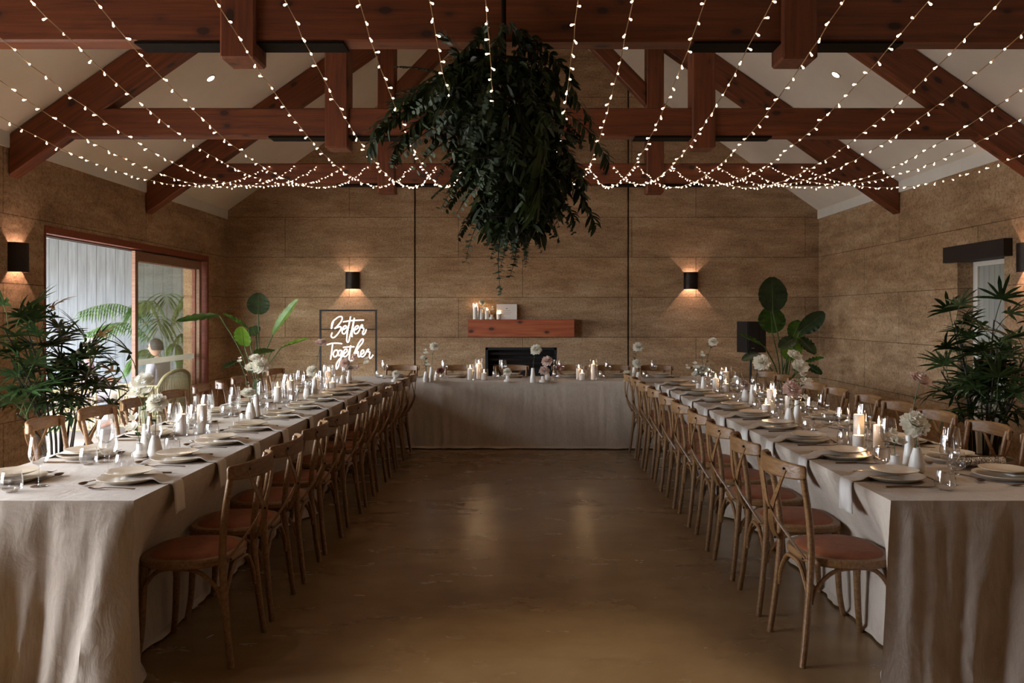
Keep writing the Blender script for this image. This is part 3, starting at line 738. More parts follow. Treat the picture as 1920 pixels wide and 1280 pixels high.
m = MB(); m.lathe([(0, 0), (.15, 0), (.20, .30), (.215, .30), (.215, .34), (.19, .34), (.18, .28), (0, .28)], 28); m.build('pot', M['pot_dark'], t)
B = Vector((-3.62, 10.95, .3)); Y = 10.9
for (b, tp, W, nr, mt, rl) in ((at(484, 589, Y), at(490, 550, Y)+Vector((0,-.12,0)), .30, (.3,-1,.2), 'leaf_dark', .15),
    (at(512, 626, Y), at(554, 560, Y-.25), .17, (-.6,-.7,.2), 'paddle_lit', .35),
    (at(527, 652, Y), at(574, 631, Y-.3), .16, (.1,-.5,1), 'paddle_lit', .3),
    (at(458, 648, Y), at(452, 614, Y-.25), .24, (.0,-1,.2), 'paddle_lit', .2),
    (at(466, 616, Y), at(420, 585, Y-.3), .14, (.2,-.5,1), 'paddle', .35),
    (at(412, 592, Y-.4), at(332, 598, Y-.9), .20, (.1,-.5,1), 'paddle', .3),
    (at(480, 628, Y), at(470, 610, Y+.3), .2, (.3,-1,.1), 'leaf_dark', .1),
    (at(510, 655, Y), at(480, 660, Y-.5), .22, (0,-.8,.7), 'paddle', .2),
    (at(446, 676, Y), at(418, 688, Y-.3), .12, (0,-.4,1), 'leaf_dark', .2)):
    paddle(t, B+Vector((rnd.uniform(-.05,.05), rnd.uniform(-.05,.05), 0)), b, tp, W, nr, mt, rl)
t = thing('bird_of_paradise_plant', 'tall paddle-leaved plant in the back right corner beside the speaker', 'potted plant', (3.55, 10.9, 0), 0, 'large paddle-leaved plants')
m = MB(); m.lathe([(0, 0), (.15, 0), (.20, .30), (.215, .30), (.215, .34), (.19, .34), (.18, .28), (0, .28)], 28); m.build('pot', M['pot_dark'], t)
B = Vector((3.52, 10.9, .3)); Y = 10.8
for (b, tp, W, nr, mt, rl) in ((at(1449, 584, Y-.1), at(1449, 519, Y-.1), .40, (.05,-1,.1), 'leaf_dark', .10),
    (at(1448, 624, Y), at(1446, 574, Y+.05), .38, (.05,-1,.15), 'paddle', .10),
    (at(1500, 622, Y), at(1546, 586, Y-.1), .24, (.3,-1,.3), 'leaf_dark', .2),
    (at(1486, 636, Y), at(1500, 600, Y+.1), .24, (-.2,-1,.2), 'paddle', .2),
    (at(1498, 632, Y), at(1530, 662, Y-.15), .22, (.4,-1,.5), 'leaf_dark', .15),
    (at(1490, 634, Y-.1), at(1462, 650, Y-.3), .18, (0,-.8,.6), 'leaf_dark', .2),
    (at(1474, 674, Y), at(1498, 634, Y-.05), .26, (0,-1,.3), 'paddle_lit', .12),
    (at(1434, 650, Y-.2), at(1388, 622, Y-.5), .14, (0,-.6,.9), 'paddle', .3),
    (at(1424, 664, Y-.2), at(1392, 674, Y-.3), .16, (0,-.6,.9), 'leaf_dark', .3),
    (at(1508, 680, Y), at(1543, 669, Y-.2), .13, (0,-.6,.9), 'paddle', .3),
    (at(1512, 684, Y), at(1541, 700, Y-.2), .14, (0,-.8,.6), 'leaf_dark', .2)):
    paddle(t, B+Vector((rnd.uniform(-.06,.06), rnd.uniform(-.06,.06), 0)), b, tp, W, nr, mt, rl)

# ============================================================ loudspeaker on its stand, neon sign
sx, sy = 3.26, 11.45
t = thing('speaker_stand', 'black speaker pole stand in the back right corner', 'speaker stand', (sx, sy, 0))
m = MB(); m.tube([(0,0,.12), (0,0,1.0)], .017, 12); m.build('pole', M['black'], t)
m = MB(); m.tube([(0,0,.30), (0,0,.42)], .028, 12); m.build('collar', M['black'], t)
for k in range(3):
    a = k*2*PI/3+.5; m = MB(); m.tube([(0,0,.36), (.34*math.cos(a), .34*math.sin(a), .012)], .011, 8); m.build('leg', M['black'], t)
t = thing('loudspeaker', 'black loudspeaker on its pole stand behind the paddle-leaved plant', 'speaker', (sx, sy, 1.0), R(22))
m = MB(); m.prism([(-.16,-.14), (.16,-.14), (.13,.14), (-.13,.14)], 'z', 0, .44); m.build('cabinet', M['blackplastic'], t, False)
m = MB(); m.box(-.148, .148, -.152, -.1405, .012, .428); m.build('grille', M['hull'], t, False)
m = MB(); m.box(-.10, -.05, -.155, -.1525, .06, .068); m.build('badge', M['lightgrey'], t, False)
for z_ in (.10, .16, .30):
    m = MB(); m.box(.138-z_*0, .142, -.03, .03, z_, z_+.03); m.build('side_marking', M['lightgrey'], t, False)
m = MB(); m.box(.03, .036, -.156, -.152, .02, .42); m.build('grille_bar', M['louvre'], t, False)

SY = 11.5
t = thing('neon_sign', 'white neon script sign in a black frame standing at the back wall', 'neon sign', (-2.507, SY, 0))
def sp(u, v): # sign drawing units -> local
    px = 595+u/9.14; py = 575+v/9.14; p = at(px, py, SY); return Vector((p.x+2.507, 0, p.z))
m = MB(); x0, x1 = -.40, .40
for b_ in ((x0-.012, x0+.012, -.012, .012, 0.012, 1.61), (x1-.012, x1+.012, -.012, .012, 0.012, 1.61), (x0+.012, x1-.012, -.012, .012, 1.586, 1.61), (x0+.012, x1-.012, -.008, .008, 1.318, 1.336), (x0+.012, x1-.012, -.008, .008, .60, .62)): m.box(*b_)
m.box(x0-.03, x0+.03, -.2, .2, 0, .012); m.box(x1-.03, x1+.03, -.2, .2, 0, .012)
m.build('frame', M['black'], t, False)
ST = {'better': [[(250,375),(265,300),(282,255)], [(245,378),(262,270),(330,200),(385,168),(425,172),(430,212),(400,270),(345,335),(305,372),(352,350),(400,340),(412,368),(380,430),(325,500),(275,530),(242,500),(262,440)],
  [(425,402),(480,375),(505,345),(487,323),(455,345),(430,400),(436,450),(468,462),(500,425),(540,330),(575,165)], [(575,165),(552,290),(522,430),(508,560),(522,606),(545,588),(562,510),(600,370),(640,190)], [(640,190),(618,330),(600,440),(600,520)], [(445,258),(560,240),(700,230),(802,228)],
  [(625,402),(680,380),(710,345),(692,323),(655,350),(635,410),(646,455),(682,455),(718,415),(750,335),(770,308),(782,330),(765,358),(795,365),(800,395),(780,440),(792,476),(820,450),(845,385)]],
 'together': [[(168,650),(260,625),(350,622),(430,632)], [(268,640),(250,780),(232,905)], [(350,738),(305,750),(278,805),(292,852),(325,850),(356,800),(352,745)],
  [(425,752),(385,745),(363,790),(376,836),(405,820),(430,755),(415,850),(390,950),(358,1035),(335,1062),(328,1000),(365,920),(430,850),(480,790),(515,760),(508,725),(475,735),(450,790),(460,845),(497,845),(545,780),(578,660)], [(578,660),(560,800),(548,900),(556,940),(592,910),(640,790),(700,650),(760,560),(792,560),(775,620),(710,700),(655,800),(600,930)], [(445,695),(540,685),(640,685)],
  [(640,850),(680,790),(705,768),(702,830),(722,856),(760,815),(802,780),(790,738),(760,760),(745,820),(770,855),(815,828),(860,740),(885,728),(870,768),(906,780),(895,850),(915,882),(962,822)]]}
for wname, strokes in ST.items():
    m = MB()
    for s in strokes: m.tube([p+Vector((0,-.02,0)) for p in catmull([sp(*q) for q in s], 5)], .0098, 8)
    m.build('lettering_'+wname, M['neon'], t)
m = MB(); m.tube([(-.38, .02, 1.32), (-.2, -.012, 1.32)], .003, 5); m.tube([(.38,.02,1.32),(.3,-.012,1.32)], .003, 5); m.build('cable', M['black'], t)
# ============================================================ tables and cloths
TZ = .765
def fold_noise(s, f, seed): return noise.noise(Vector((s*f, seed*3.7, 0)))
def cloth(name_label, x0, x1, y0, y1, inner, openend=None, seed=1, amp=(.03,.03,.03,.03), lean=(0,0,0,0), flare=(0,0,0,0), hem=.015, top=TZ):
    """cloth over a rectangular table. sides in order: front(y0), right(x1), back(y1), left(x0). lean>0 pushes the hem in under the table"""
    P = []; rc = .018; step = .022
    # perimeter points with outward normal, side index and distance to corner
    C = [(x0, y0, x1, y0, (0,-1), 0), (x1, y0, x1, y1, (1,0), 1), (x1, y1, x0, y1, (0,1), 2), (x0, y1, x0, y0, (-1,0), 3)]
    for (ax, ay, bx, by, nrm, sd) in C:
        L = math.hypot(bx-ax, by-ay); n = max(6, int(L/step)); st = step if sd in (0,) or seed < 4 else step
        for i in range(n):
            t = i/n; d = L*t; dc = min(d, L-d)
            P.append((ax+(bx-ax)*t, ay+(by-ay)*t, nrm, sd, d, dc, L))
    NP = len(P); vs = []; fs = []
    lev = [0, .012, .04, .09, .15, .22, .3, .38, .46, .54, .62, .70, .78, .86, .93, .975, 1.0]
    H = top-hem
    for li, v in enumerate(lev):
        for (x, y, nrm, sd, d, dc, L) in P:
            px = x + y*0; g = v**1.15
            # corner-blended normal
            nx, ny = nrm
            cw = max(0, 1-dc/.10)
            if cw > 0:
                ox = (1 if x > (x0+x1)/2 else -1); oy = (1 if y > (y0+y1)/2 else -1)
                nx, ny = nx*(1-cw*.5)+ox*cw*.5*(nx == 0), ny*(1-cw*.5)+oy*cw*.5*(ny == 0)
            u = d+sd*10
            drift = (.22 if sd == 0 else .10)*v*(noise.noise(Vector((u*1.1, seed, 5)))+(.35 if sd == 0 and seed == 1 else 0))
            a1 = fold_noise(u+drift, 3.1 if sd else 2.6, seed); a2 = fold_noise(u+drift*1.5, 8.0, seed+9); a3 = fold_noise(u+drift*.6, 15.0, seed+4)
            r1 = (1-abs(a1)*2.6); r1 = max(-.4, r1); r2 = (1-abs(a2)*2.2)
            A = amp[sd]
            off = A*g*(r1*.85+r2*.55-.15) + A*.28*min(1, v*6)*(1-v*.5)*max(-.3, 1-abs(a3)*2.4)
            off += .006*noise.noise(Vector((x*9, y*9, v*6+seed)))*min(1, v*5)
            off += flare[sd]*g*(1-.0*dc)
            off += .06*g*max(0, 1-dc/.16)*(1 if lean[sd] <= 0 else .5)
            cdist = 1-max(0, 1-dc/.30)
            off -= lean[sd]*min(1, max(0, v-.05)/.40)*cdist
            z = top-.004*(v > 0)*0 - H*v
            if v == 1.0: off += .02+.02*noise.noise(Vector((u*5, 2, seed))); z = hem-.009+.006
            vs.append((x+nx*off, y+ny*off, z))
    for li in range(len(lev)-1):
        for i in range(NP):
            if openend is not None and P[i][3] == openend: continue
            j = (i+1) % NP
            fs.append((li*NP+i, (li+1)*NP+i, (li+1)*NP+j, li*NP+j))
    m = MB(); m.add(vs, fs)
    # top surface as a grid sitting inside the edge ring
    nx_, ny_ = max(2, int((x1-x0)/.05)), max(2, int((y1-y0)/.05))
    base = []; 
    for j in range(ny_+1):
        for i in range(nx_+1):
            X = x0+(x1-x0)*i/nx_; Yq = y0+(y1-y0)*j/ny_; e = min(i, nx_-i, j, ny_-j)
            base.append((X, Yq, top+(.0014*noise.noise(Vector((X*6, Yq*6, seed))) if e > 0 else 0)))
    m.add(base, [(j*(nx_+1)+i, j*(nx_+1)+i+1, (j+1)*(nx_+1)+i+1, (j+1)*(nx_+1)+i) for j in range(ny_) for i in range(nx_)])
    o = m.build('tablecloth', M['linen'])
    return tag(o, name_label, 'tablecloth', 'oatmeal linen tablecloths')
def table(label, x0, x1, y0, y1):
    t = thing('banquet_table', label, 'table', ((x0+x1)/2, (y0+y1)/2, 0), 0, 'banquet tables'); w, l = (x1-x0)/2-.16, (y1-y0)/2-.16
    m = MB(); m.box(-(x1-x0)/2+.03, (x1-x0)/2-.03, -(y1-y0)/2+.03, (y1-y0)/2-.03, .728, .752); m.build('tabletop', M['jamb_pale'], t, False)
    for sx_ in (-1, 1):
        for sy_ in (-1, 1):
            m = MB(); a = sx_*(w-.05); b = sy_*(l-.05); m.box(a-.025, a+.025, b-.025, b+.025, 0, .715); m.build('leg', M['jamb_pale'], t, False)
LX0, LX1, RX0, RX1 = -2.54, -1.59, 1.505, 2.45
YA, YM, YE, YH = 3.27, 6.12, 9.17, 10.05
for (l, a) in (('left table nearest the camera', (LX0, LX1, YA, YM)), ('left table farther from the camera', (LX0, LX1, YM+.01, YE)), ('right table nearest the camera', (RX0, RX1, YA, YM)), ('right table farther from the camera', (RX0, RX1, YM+.01, YE)),
               ('long head table in front of the fireplace', (LX0, 1.0, YE+.01, YH)), ('short end of the head table on the right', (1.01, RX1, YE+.01, YH))):
    table('long banquet table hidden under linen, '+l, *a)
cloth('oatmeal linen cloth on the left table nearest the camera, falling in deep folds', LX0, LX1, YA, YM, 1, None, 1, (.085,.012,.02,.03), (0,.13,.0,.05), (.06,0,0,0))
cloth('oatmeal linen cloth on the left table, its far half', LX0, LX1, YM+.0, YE-.02, 1, 0, 2, (.02,.012,.02,.03), (0,.13,0,.05), top=TZ-.004)
cloth('oatmeal linen cloth on the right table nearest the camera, falling in deep folds', RX0, RX1, YA, YM, 3, None, 3, (.05,.03,.02,.014), (0,.05,0,.165), (.03,0,0,0))
cloth('oatmeal linen cloth on the right table, its far half', RX0, RX1, YM+.0, YE-.02, 3, 0, 4, (.02,.03,.02,.014), (0,.05,0,.16), top=TZ-.004)
cloth('wide oatmeal linen cloth hanging to the floor on the head table', LX0-.02, 1.0, YE, YH, 0, 1, 5, (.032,.01,.03,.03), (0,0,.06,.03), (.02,0,0,0), top=TZ-.002)
cloth('oatmeal linen cloth on the right-hand end of the head table', .985, RX1+.02, YE-.012, YH+.01, 0, None, 6, (.018,.03,.03,.01), (0,.04,.06,.02), (.02,0,0,0), top=TZ)

# ============================================================ cross-back chairs
def build_chair():
    t = thing('cross_back_chair', '', 'chair')
    W = M['chair']
    def out(sc=1.0, n=36):   # seat outline, rounded D, front at +y
        pts = []
        for i in range(n):
            a = 2*PI*i/n; c, s = math.cos(a), math.sin(a)
            ex = 2.6; x = math.copysign(abs(c)**(2/ex), c)*(.215+.012*s); y = math.copysign(abs(s)**(2/ex), s)*.205
            pts.append((x*sc, y*sc+.0))
        return pts
    o_ = out(); m = MB(); n = len(o_)
    rings = [(1.0, .425), (1.03, .432), (1.03, .452), (1.0, .460), (.86, .461), (.86, .43)]
    vs = [(x*s, y*s, z) for s, z in rings for x, y in o_]; k = len(rings)
    m.add(vs, [(i*n+j, i*n+(j+1) % n, ((i+1) % k)*n+(j+1) % n, ((i+1) % k)*n+j) for i in range(k) for j in range(n)])
    m.build('seat_frame', W, t)
    rings = [(.875, .448), (.86, .462), (.80, .472), (.5, .477), (.0, .478)]
    m = MB(); m.add([(x*s, y*s, z) for s, z in rings for x, y in o_], [(i*n+j, i*n+(j+1) % n, (i+1)*n+(j+1) % n, (i+1)*n+j) for i in range(len(rings)-1) for j in range(n)])
    m.build('rattan_seat', M['rattan'], t)
    for s in (-1, 1):
        pts = catmull([(s*.198, -.245, 0), (s*.188, -.222, .18), (s*.180, -.200, .44), (s*.186, -.208, .62), (s*.196, -.238, .80), (s*.200, -.252, .865)], 4)
        m = MB(); m.tube(pts, [.0165-.001*abs(i-8)*.3 for i in range(len(pts))], 10); m.build('rear_leg', W, t)
        pts = catmull([(s*.172, .188, 0), (s*.160, .172, .12), (s*.158, .164, .30), (s*.158, .160, .43)], 4)
        m = MB(); m.tube(pts, [.0135+.0045*i/12 for i in range(13)], 10); m.build('front_leg', W, t)
    # curved top rail wrapped around the back of the posts
    m = MB(); path = [(.222*math.sin(a)/math.sin(1.0), -.250-.075*(math.cos(a)-math.cos(1.0))/(1-math.cos(1.0)), .845) for a in [(-1+2*i/16) for i in range(17)]]
    path = [(-.226, -.238, .845)] + path + [(.226, -.238, .845)]
    m.strap(path, (0,0,1), [.052, .064]+[.070+.010*math.sin(PI*i/16) for i in range(1,16)]+[.064, .060, .052][:3] if False else [.050]+[.062+.018*math.sin(PI*i/16) for i in range(17)]+[.050], .018)
    o = m.build('top_rail', W, t); bv = o.modifiers.new('round', 'BEVEL'); bv.width = .007; bv.segments = 2; bv.limit_method = 'ANGLE'; bv.angle_limit = R(50)
    for s in (-1, 1):
        p = catmull([(s*.150, -.300, .850), (s*.098, -.312, .76), (0, -.312+(.004*s), .645), (-s*.11, -.268, .54), (-s*.172, -.222, .462)], 5)
        m = MB(); m.strap(p, (1, 0, .45*s), .030, .006); m.build('cross_slat', W, t, False)
    for q in ((.150,-.311,.852), (-.150,-.311,.852), (0,-.322,.645), (.168,-.232,.462), (-.168,-.232,.462)):
        m = MB(); m.lathe([(0, .0035), (.0045, .003), (.006, 0), (.006, -.004)], 8); m.build('bolt', M['iron'], t, loc=q, rot=(PI/2, 0, 0))
    # bentwood arches under the seat
    for s in (-1, 1):
        p = catmull([(s*.166, .162, .27), (s*.168, .150, .34), (s*.172, .09, .405), (s*.176, 0, .418), (s*.182, -.10, .405), (s*.186, -.175, .34), (s*.187, -.200, .27)], 4)
        m = MB(); m.tube(p, .0095, 8); m.build('side_arch', W, t)
    for y, nm, xx, zz in ((-.207, 'rear_arch', .172, .24), (.168, 'front_arch', .150, .27)):
        p = catmull([(-xx, y, zz), (-xx+.02, y, zz+.08), (-.075, y, .405), (0, y, .416), (.075, y, .405), (xx-.02, y, zz+.08), (xx, y, zz)], 4)
        m = MB(); m.tube(p, .0095, 8); m.build(nm, W, t)
    return Proto(t)
CH = build_chair()
def chair(x, y, rz, label, group): return CH.put((x, y, 0), rz + rnd.uniform(-.05, .05), label, group)
YRI = [3.67, 4.24, 4.80, 5.36, 5.95, 6.50, 7.10, 7.65, 8.20, 8.75]
YLI = [3.66, 4.18, 4.74, 5.30, 5.96, 6.55, 7.13, 7.70, 8.20, 8.72]
YRO = [4.16, 4.75, 5.32, 5.87, 6.41, 7.05, 7.55, 8.05, 8.60, 9.05]
YLO = [4.28, 5.00, 5.57, 6.14, 6.80, 7.45, 7.98, 8.42, 8.85]
XHD = [-1.56, -.81, -.136, .60, 1.17, 1.72]
for i, y in enumerate(YRI): chair(1.445, y, -PI/2, 'wooden cross-back chair on the aisle side of the right table, %s from the camera' % ORD[i], 'cross-back chairs along the right table')
for i, y in enumerate(YLI): chair(-1.495, y, PI/2, 'wooden cross-back chair on the aisle side of the left table, %s from the camera' % ORD[i], 'cross-back chairs along the left table')
for i, y in enumerate(YRO): chair(2.505+(.03 if i > 6 else 0), y, PI/2+(.25 if i in (6, 9) else 0), 'wooden cross-back chair on the wall side of the right table, %s from the camera' % ORD[i], 'cross-back chairs along the right table')
for i, y in enumerate(YLO): chair(-2.71, y, -PI/2+(.3 if i == 6 else .1 if i in (1,) else 0), 'wooden cross-back chair on the wall side of the left table, %s from the camera' % ORD[i], 'cross-back chairs along the left table')
chair(-2.72, 9.62, -PI/2-.1, 'wooden cross-back chair at the left end of the head table', 'cross-back chairs at the head table')
for i, x in enumerate(XHD): chair(x, 10.10, PI, 'wooden cross-back chair behind the head table, %s' % (['leftmost', 'second from the left', 'third from the left, in front of the fireplace', 'fourth from the left', 'second from the right', 'rightmost'][i]), 'cross-back chairs at the head table')

# ============================================================ table settings
def lathed(name, prof, mat, n=32): m = MB(); m.lathe(prof, n); o = m.build(name, M[mat]); return o
m = MB(); m.lathe([(0, .004), (.085, .004), (.095, .002), (.105, .006), (.138, .022), (.1385, .0245), (.135, .0245), (.105, .011), (.09, .009), (0, .009)], 40); DP = tag(m.build('dinner_plate', M['plate']), '', 'plate'); DP['category'] = 'plate'
m = MB(); m.lathe([(0, .001), (.06, .001), (.066, 0), (.104, .014), (.105, .0165), (.102, .0165), (.066, .007), (0, .006)], 36); SPL = m.build('side_plate', M['plate2']); SPL['category'] = 'plate'
def napkin_obj():
    m = MB(); n = 20; path = []
    for (y, z) in ((.215, .001), (.15, .001), (.088, .0015), (.062, -.003), (.032, -.018), (.004, -.0215), (-.012, -.026), (-.018, -.045), (-.021, -.08), (-.022, -.13), (-.024, -.165)): path.append((0.0, y, z))
    path = catmull(path, 3); L = len(path); rows = []
    for i, p in enumerate(path):
        t = i/(L-1); w = .105+.018*t; sh = .03*t*t
        row = []
        for k in range(7):
            u = (k/6-.5); row.append((p[0]+u*w+sh, p[1]+.004*math.sin(u*9+t*3)*(t > .5), p[2]+.0015*math.sin(u*14+i)))
        rows.append(row)
    vs = [q for r in rows for q in r]; m.add(vs, [(i*7+k, i*7+k+1, (i+1)*7+k+1, (i+1)*7+k) for i in range(L-1) for k in range(6)])
    o = m.build('napkin', M['napkin']); sd = o.modifiers.new('thick', 'SOLIDIFY'); sd.thickness = .005; sd.offset = 1; o['category'] = 'napkin'; return o
NK = napkin_obj()
def knife():
    m = MB(); m.strap([(0, -.11, .004), (0, -.02, .005), (0, .0, .005)], (1,0,0), [.010, .008, .007], .006); m.strap([(0, 0, .004), (.001, .05, .004), (.002, .09, .004), (.001, .115, .004)], (1,0,0), [.012, .017, .015, .003], .0022); o = m.build('knife', M['bronze']); o['category'] = 'cutlery'; return o
def fork():
    m = MB(); m.strap([(0, -.10, .003), (0, -.04, .006), (0, .03, .008), (0, .05, .006)], (1,0,0), [.009, .006, .006, .018], .003)
    m.strap([(0, .05, .006), (0, .062, .004)], (1,0,0), [.022, .024], .0025)
    for x in (-.009, -.003, .003, .009): m.strap([(x, .062, .004), (x, .08, .0035), (x, .10, .010)], (1,0,0), [.0035, .0032, .0018], .002)
    o = m.build('fork', M['bronze']); o['category'] = 'cutlery'; return o
def spoon():
    m = MB(); m.strap([(0, -.10, .003), (0, -.03, .006), (0, .035, .009), (0, .05, .008)], (1,0,0), [.009, .006, .005, .008], .003)
    vs = []; fs = []; nr, na = 5, 14
    for i in range(nr+1):
        q = i/nr
        for k in range(na): a = 2*PI*k/na; vs.append((.019*q*math.cos(a), .074+.028*q*math.sin(a), .0025+.009*q*q))
    for i in range(nr):
        for k in range(na): fs.append((i*na+k, i*na+(k+1) % na, (i+1)*na+(k+1) % na, (i+1)*na+k))
    m.add(vs, fs); o = m.build('spoon', M['bronze']); so = o.modifiers.new('thick', 'SOLIDIFY'); so.thickness = .0015; o['category'] = 'cutlery'; return o
KN, FK, SPN = knife(), fork(), spoon()
m = MB(); m.lathe([(0, .001), (.034, .001), (.035, .003), (.006, .007), (.0035, .012), (.0035, .085), (.006, .095), (.028, .106), (.041, .130), (.043, .150), (.038, .190), (.033, .222), (.0322, .222), (.037, .190), (.042, .150), (.040, .131), (.027, .1075), (0, .100)], 28)
WG = m.build('wine_glass', M['glass']); WG['category'] = 'wine glass'
m = MB(); m.lathe([(0, .001), (.024, .001), (.040, .014), (.044, .038), (.041, .065), (.036, .088), (.0352, .088), (.040, .065), (.043, .038), (.039, .015), (.022, .006), (0, .006)], 28)
TB = m.build('tumbler', M['glass']); TB['category'] = 'tumbler glass'
m = MB(); m.lathe([(0, .001), (.030, .001), (.031, .003), (.005, .007), (.003, .012), (.003, .085), (.009, .10), (.020, .125), (.023, .16), (.021, .235), (.0203, .235), (.022, .16), (.019, .126), (.006, .102)], 24)
FL = m.build('champagne_flute', M['glass']); FL['category'] = 'champagne flute'
PR = {k: Proto(v) for k, v in dict(dp=DP, sp=SPL, nk=NK, kn=KN, fk=FK, sn=SPN, wg=WG, tb=TB, fl=FL).items()}
def setting(x, y, rz, where, full=True, hang=True, tz=TZ):
    rz += rnd.uniform(-.03, .03); c, s = math.cos(rz), math.sin(rz)
    def P(lx, ly, z=0.0): return (x+lx*c-ly*s, y+lx*s+ly*c, tz+z)
    j = lambda a: rnd.uniform(-a, a)
    PR['dp'].put(P(0, .205), rz, 'cream dinner plate at the %s' % where, 'cream dinner plates')
    PR['nk'].put(P(j(.01)-.01, 0, .0265), rz+j(.03), 'white folded linen napkin at the %s' % where, 'white linen napkins')
    PR['sp'].put(P(.004+j(.006), .212, .0335), rz, 'small sand-coloured side plate at the %s' % where, 'small side plates')
    PR['kn'].put(P(.175, .20, .001), rz+j(.05), 'bronze knife at the %s' % where, 'bronze cutlery')
    PR['fk'].put(P(-.178, .20, .001), rz+j(.08), 'bronze fork at the %s' % where, 'bronze cutlery')
    PR['sn'].put(P(-.02, .365+j(.01), .001), rz+PI/2+j(.15), 'bronze spoon at the %s' % where, 'bronze cutlery')
    PR['wg'].put(P(.12+j(.03), .385+j(.02)), rz+j(3), 'clear wine glass at the %s' % where, 'clear wine glasses')
    PR['tb'].put(P(.215+j(.02), .335+j(.02)), rz+j(3), 'clear round tumbler at the %s' % where, 'clear tumblers')
RANK = lambda i: ['nearest seat','second seat','third seat','fourth seat','fifth seat','sixth seat','seventh seat','eighth seat','ninth seat','tenth seat','eleventh seat'][i]
for i, y in enumerate(YRI): setting(RX0, y+.02, -PI/2, '%s on the aisle side of the right table' % RANK(i))
for i, y in enumerate(YLI): setting(LX1, y, PI/2, '%s on the aisle side of the left table' % RANK(i))
for i, y in enumerate([3.72]+YRO[:-1]): setting(RX1, y, PI/2, '%s on the wall side of the right table' % RANK(i))
for i, y in enumerate([3.66]+YLO): setting(LX0, y, -PI/2, '%s on the wall side of the left table' % RANK(i))
for i, x in enumerate(XHD): setting(x, YH, PI, '%s from the left at the head table' % ['first seat', 'second seat', 'third seat', 'fourth seat', 'fifth seat', 'sixth seat'][i])
for x, l in ((-.258, 'left'), (.385, 'right')): PR['fl'].put((x, 9.48, TZ), 0, 'tall champagne flute on the head table, the %s one of two' % l, 'champagne flutes')

# ============================================================ candles in glass cylinders
def candle(h, r, gr, gh):
    t = thing('hurricane_candle', '', 'candle')
    m = MB(); m.lathe([(0, .005), (r, .005), (r, h-.004), (r-.004, h), (r*.5, h-.003), (0, h-.004)], 24); c = m.build('pillar_candle', M['wax'], t)
    m = MB(); m.tube([(0,0,h-.004), (.001,0,h+.008)], .001, 5); m.build('wick', M['wick'], c)
    m = MB(); m.lathe([(0, 0), (.0035, .004), (.0058, .012), (.0045, .022), (.0015, .034), (0, .038)], 10, c=(0,0,h+.003)); m.build('flame', M['flame'], c)
    m = MB(); m.lathe([(0, .0005), (gr, .0005), (gr+.001, gh), (gr-.0012, gh), (gr-.002, .004), (0, .004)], 32); m.build('glass_cylinder', M['cylinder'], t)
    return Proto(t)
CD = {'tall': candle(.185, .030, .055, .245), 'mid': candle(.135, .030, .048, .185), 'short': candle(.085, .032, .048, .13)}
def tpt(px, py, z=TZ):   # point on the table plane seen at a pixel
    Y = (1.52-z)*1500/(py-592); return ((px-980)*Y/1500, Y, z)
SZ = {'tall': 'tall', 'mid': 'medium-height', 'short': 'short'}
def cand(kind, x, y, where, z=TZ): CD[kind].put((x, y, z), rnd.uniform(0, 6), '%s lit pillar candle in a glass cylinder, %s' % (SZ[kind], where), 'lit candles in glass cylinders')
for (tag_, cs) in (('right table, nearest candle cluster', [('short', 1.89, 4.50), ('tall', 1.95, 4.64), ('mid', 2.03, 4.56)]),
    ('right table, middle candle cluster', [('short', 1.84, 6.05), ('tall', 1.93, 6.22), ('mid', 2.05, 6.16)]),
    ('right table, farthest candle cluster', [('mid', 1.93, 8.00), ('tall', 2.08, 8.18), ('short', 2.01, 7.92)]),
    ('left table, nearest candle cluster', [('mid', -2.16, 5.06), ('tall', -2.06, 5.14)]),
    ('left table, middle candle cluster', [('mid', -2.14, 6.98), ('tall', -2.05, 7.06)]),
    ('left table, farthest candle cluster', [('tall', -2.01, 8.26), ('mid', -2.10, 8.14), ('short', -1.93, 8.12)]),
    ('head table, left candle cluster', [('mid', -.62, 9.44), ('tall', -.525, 9.56), ('short', -.455, 9.42)]),
    ('head table, right candle cluster', [('mid', .665, 9.50), ('short', .695, 9.36), ('tall', .835, 9.44)])):
    for k, x, y in cs: cand(k, x, y, 'on the '+tag_)
MZ = 1.465
for k, px in (('tall', 891), ('mid', 913), ('short', 935)): cand(k, (px-980)*11.9/1500, 11.90, 'on the timber mantel beam', MZ)

